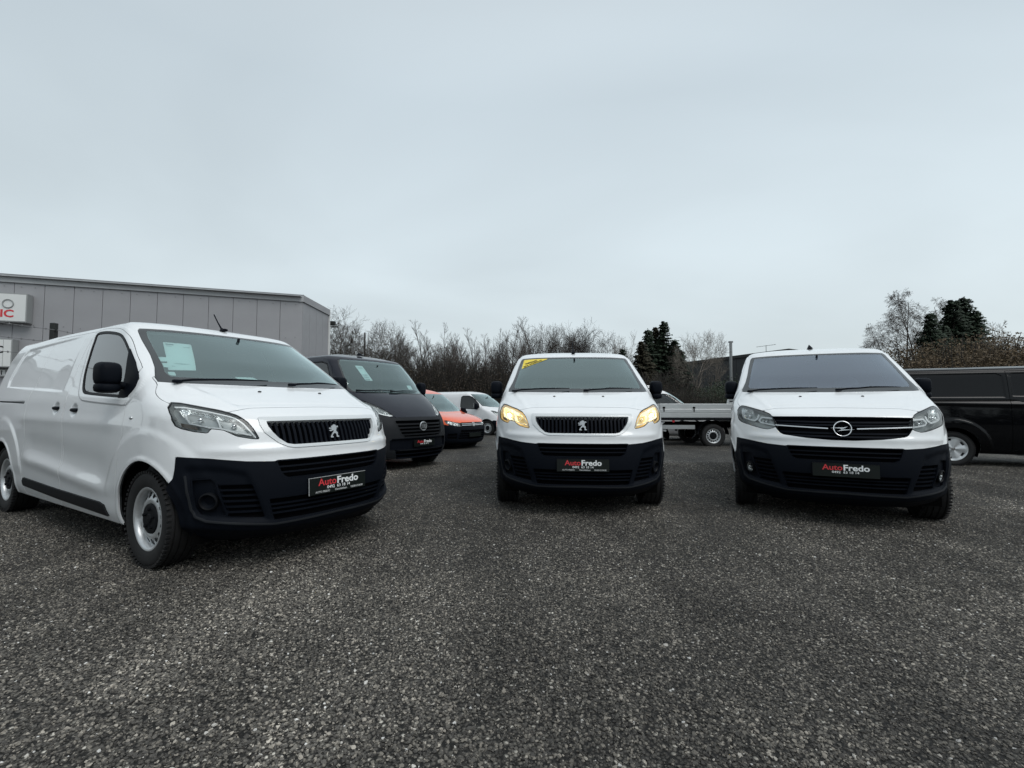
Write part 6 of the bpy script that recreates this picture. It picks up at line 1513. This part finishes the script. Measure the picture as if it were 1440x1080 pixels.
CUS = dict(knots=CUS_KNOTS, res=.02, side_res=.025, fine=3, disp=cus_disp, paint='blackp', length=4.97, width=1.97, track=1.70, arches=[(1.03, .34, .41), (3.96, .34, .41)], tyre_r=.338, rim_r=.222, tyre_w=.215, bottom=.27, crown=.075, rim=('cover', 5),
 ws_out=[(-1, 1.31), (0, 1.31), (.6, 1.32), (.88, 1.35), (.86, 1.56), (.80, 1.74), (.74, 1.83), (0, 1.835), (-1, 1.835)], ws_in=[(-1, 1.35), (0, 1.35), (.6, 1.36), (.82, 1.38), (.81, 1.56), (.75, 1.74), (.70, 1.80), (0, 1.805), (-1, 1.805)],
 side_win=[([(1.25, 1.27), (1.35, 1.45), (1.60, 1.70), (1.78, 1.78), (1.92, 1.79), (1.94, 1.24), (1.40, 1.20)], 0)], side_mat='ws_tint',
 bumper=[(-1, .62), (0, .62), (.7, .64), (1.1, .70), (1.3, .60), (1.3, 0), (-1, 0)], bumper_low=.22, hl=[(.52, .90), (.52, .98), (.70, 1.08), (.90, 1.16), (1.02, 1.17), (1.0, 1.06), (.82, .95), (.64, .90)], chambers=[[(.60, .93), (.64, 1.0), (.80, 1.08), (.84, 1.0)]], strips=[],
 grilles=[dict(name='grille', outer=[(-1, .98), (.48, .98), (.44, .70), (-1, .69)], rim=.012, depth=.04, bars=bars((.76, .84, .91), .01))],
 panels=[dict(name='bonnet', space='uz', pair=False, poly=[(-1, 1.0), (0, 1.0), (.5, 1.0), (.70, 1.10), (.92, 1.19), (.98, 1.26), (.92, 1.33), (-1, 1.34)]), dict(name='front_door', space='dz', poly=[(1.40, .36), (1.18, .9), (1.16, 1.25), (1.34, 1.50), (1.62, 1.78), (1.80, 1.84), (1.99, 1.84), (1.99, .34)]),
         dict(name='sliding_door', space='dz', poly=[(1.99, .34), (3.10, .34), (3.10, 1.84), (1.99, 1.84)])],
 mirror=dict(x=1.10, y=1.35, z=1.38, w=.18, h=.30, dpt=.08, base_x=.93, arm_z=-.3), cabin=simple_cabin(1.05, 1.2, 2.0, 2.6, (1.45, 1.68)))
bv = empty('panel_van', (12.60, 8.33, -.03), math.radians(66), label='glossy black long van with silver wheel covers at the right edge', cat='van')
SK = build_vehicle(CUS, bv)
a = MB(); V_, F_ = superbox((-.99, 4.66, .62), (.01, .05, .03), n=3, m=6); a.add(V_, F_); a.build('side_marker', M['red'], bv)

# flatbed truck with aluminium drop sides, between the middle and the right van
tr = empty('flatbed_truck', (10.45, 14.95, -.13), math.radians(90), label='white flatbed truck with low aluminium sides between the middle and right vans', cat='truck')
CABK = [tuple(list(k[:4])+[2.2+.0*k[4], k[5], k[6]]) for k in DUC_KNOTS]
build_vehicle(dict(DUC, knots=CABK, paint='white2', length=2.3, arches=[(.948, .36, .44), (6.0, .36, .3)], no_rear=True, rearL=.15, spine=(.2, .2), panels=DUC['panels'][:1], cabin=simple_cabin(1.0, 1.34, 1.8, 2.1, (1.36, 1.90), head=1.72)), tr)
a = MB()
for xx in (-.42, .42): a.box((xx, 3.95, .66), (.04, 1.95, .08))
for yy in (2.4, 3.1, 3.9, 4.8, 5.6): a.box((0, yy, .70), (.42, .035, .06))
tag(a.build('chassis', M['under'], tr), kind='stuff')
for sd in (-1, 1):
    make_wheel(tr, sd*.90, 4.40, .355, .355, .213, .215, 'steel', sd)
    # mudguard over the rear wheel
    mg = MB(); n = 14; V = []
    for i in range(n+1):
        q = math.pi*(.02+.96*i/n)
        for xx in (.76, 1.02): V.append((sd*xx, 4.40+.46*math.cos(q), .37+.46*math.sin(q)))
    mg.add(V, [(2*i, 2*i+1, 2*i+3, 2*i+2) for i in range(n)]); mg.build('mudguard', M['plastic2'], tr)
    gr = MB(); gr.box((sd*.97, 3.25, .70), (.012, .55, .05)); gr.box((sd*.97, 3.25, .52), (.012, .55, .04)); gr.box((sd*.97, 5.45, .62), (.012, .50, .06)); tag(gr.build('side_guard', M['silver'], tr), kind='stuff')
a = MB(); a.box((0, 4.05, .86), (1.03, 1.97, .035)); a.build('load_bed', M['plastic2'], tr)
M['alu'] = pmat('brushed_aluminium', (.60, .62, .62), .38, metal=.55, var=(3, .06))
for sd in (-1, 1):
    for k, (z0, z1) in enumerate(((.905, 1.035), (1.045, 1.16), (1.17, 1.32))):
        b = MB(); b.box((sd*1.045, 4.05, (z0+z1)/2), (.015+.006*(k == 1), 1.97, (z1-z0)/2), bevel=.008); b.build('side_board', M['alu'], tr)
    for yy in (2.25, 3.6, 5.0, 5.9):
        b = MB(); b.box((sd*1.07, yy, 1.20), (.012, .035, .03), bevel=.006); b.box((sd*1.066, yy, 1.13), (.008, .015, .05)); b.build('latch', M['under'], tr)
b = MB(); b.box((0, 6.04, 1.11), (1.03, .02, .21)); b.build('tail_board', M['alu'], tr)
b = MB(); b.box((0, 2.10, 1.30), (1.03, .02, .40)); b.build('head_board', M['alu'], tr)
b = MB(); b.add([(-.95, 3.95, 1.33), (-.95, 3.62, 1.33), (-.95, 3.70, 1.66), (-.95, 3.86, 1.66), (-.90, 3.95, 1.33), (-.90, 3.62, 1.33), (-.90, 3.70, 1.66), (-.90, 3.86, 1.66)], BOXF); b.build('load_bracket', M['alu'], tr)
for zz in (1.40, 1.48, 1.56): b = MB(); b.box((-.957, 3.78, zz), (.006, .10, .018)); b.build('bracket_slot', M['under'], tr)
for yy in (3.45, 5.60): b = MB(); b.lathe([(.04, -1.00), (.04, -1.012), (.001, -1.014)], 14, 'X', c=(0, yy, .80)); b.build('side_reflector', M['red'], tr)
b = MB(); b.tube([(-.9, 5.85, .78), (-.9, 5.95, .70), (-.9, 5.98, .60), (-.9, 5.90, .52), (-.9, 5.80, .50)], .035, 8); b.build('tow_bracket', M['whitetext'], tr, smooth_=True)
for sd in (-1, 1): b = MB(); b.box((sd*.85, 6.07, .78), (.15, .03, .06), bevel=.01); b.build('tail_light', M['red'], tr)
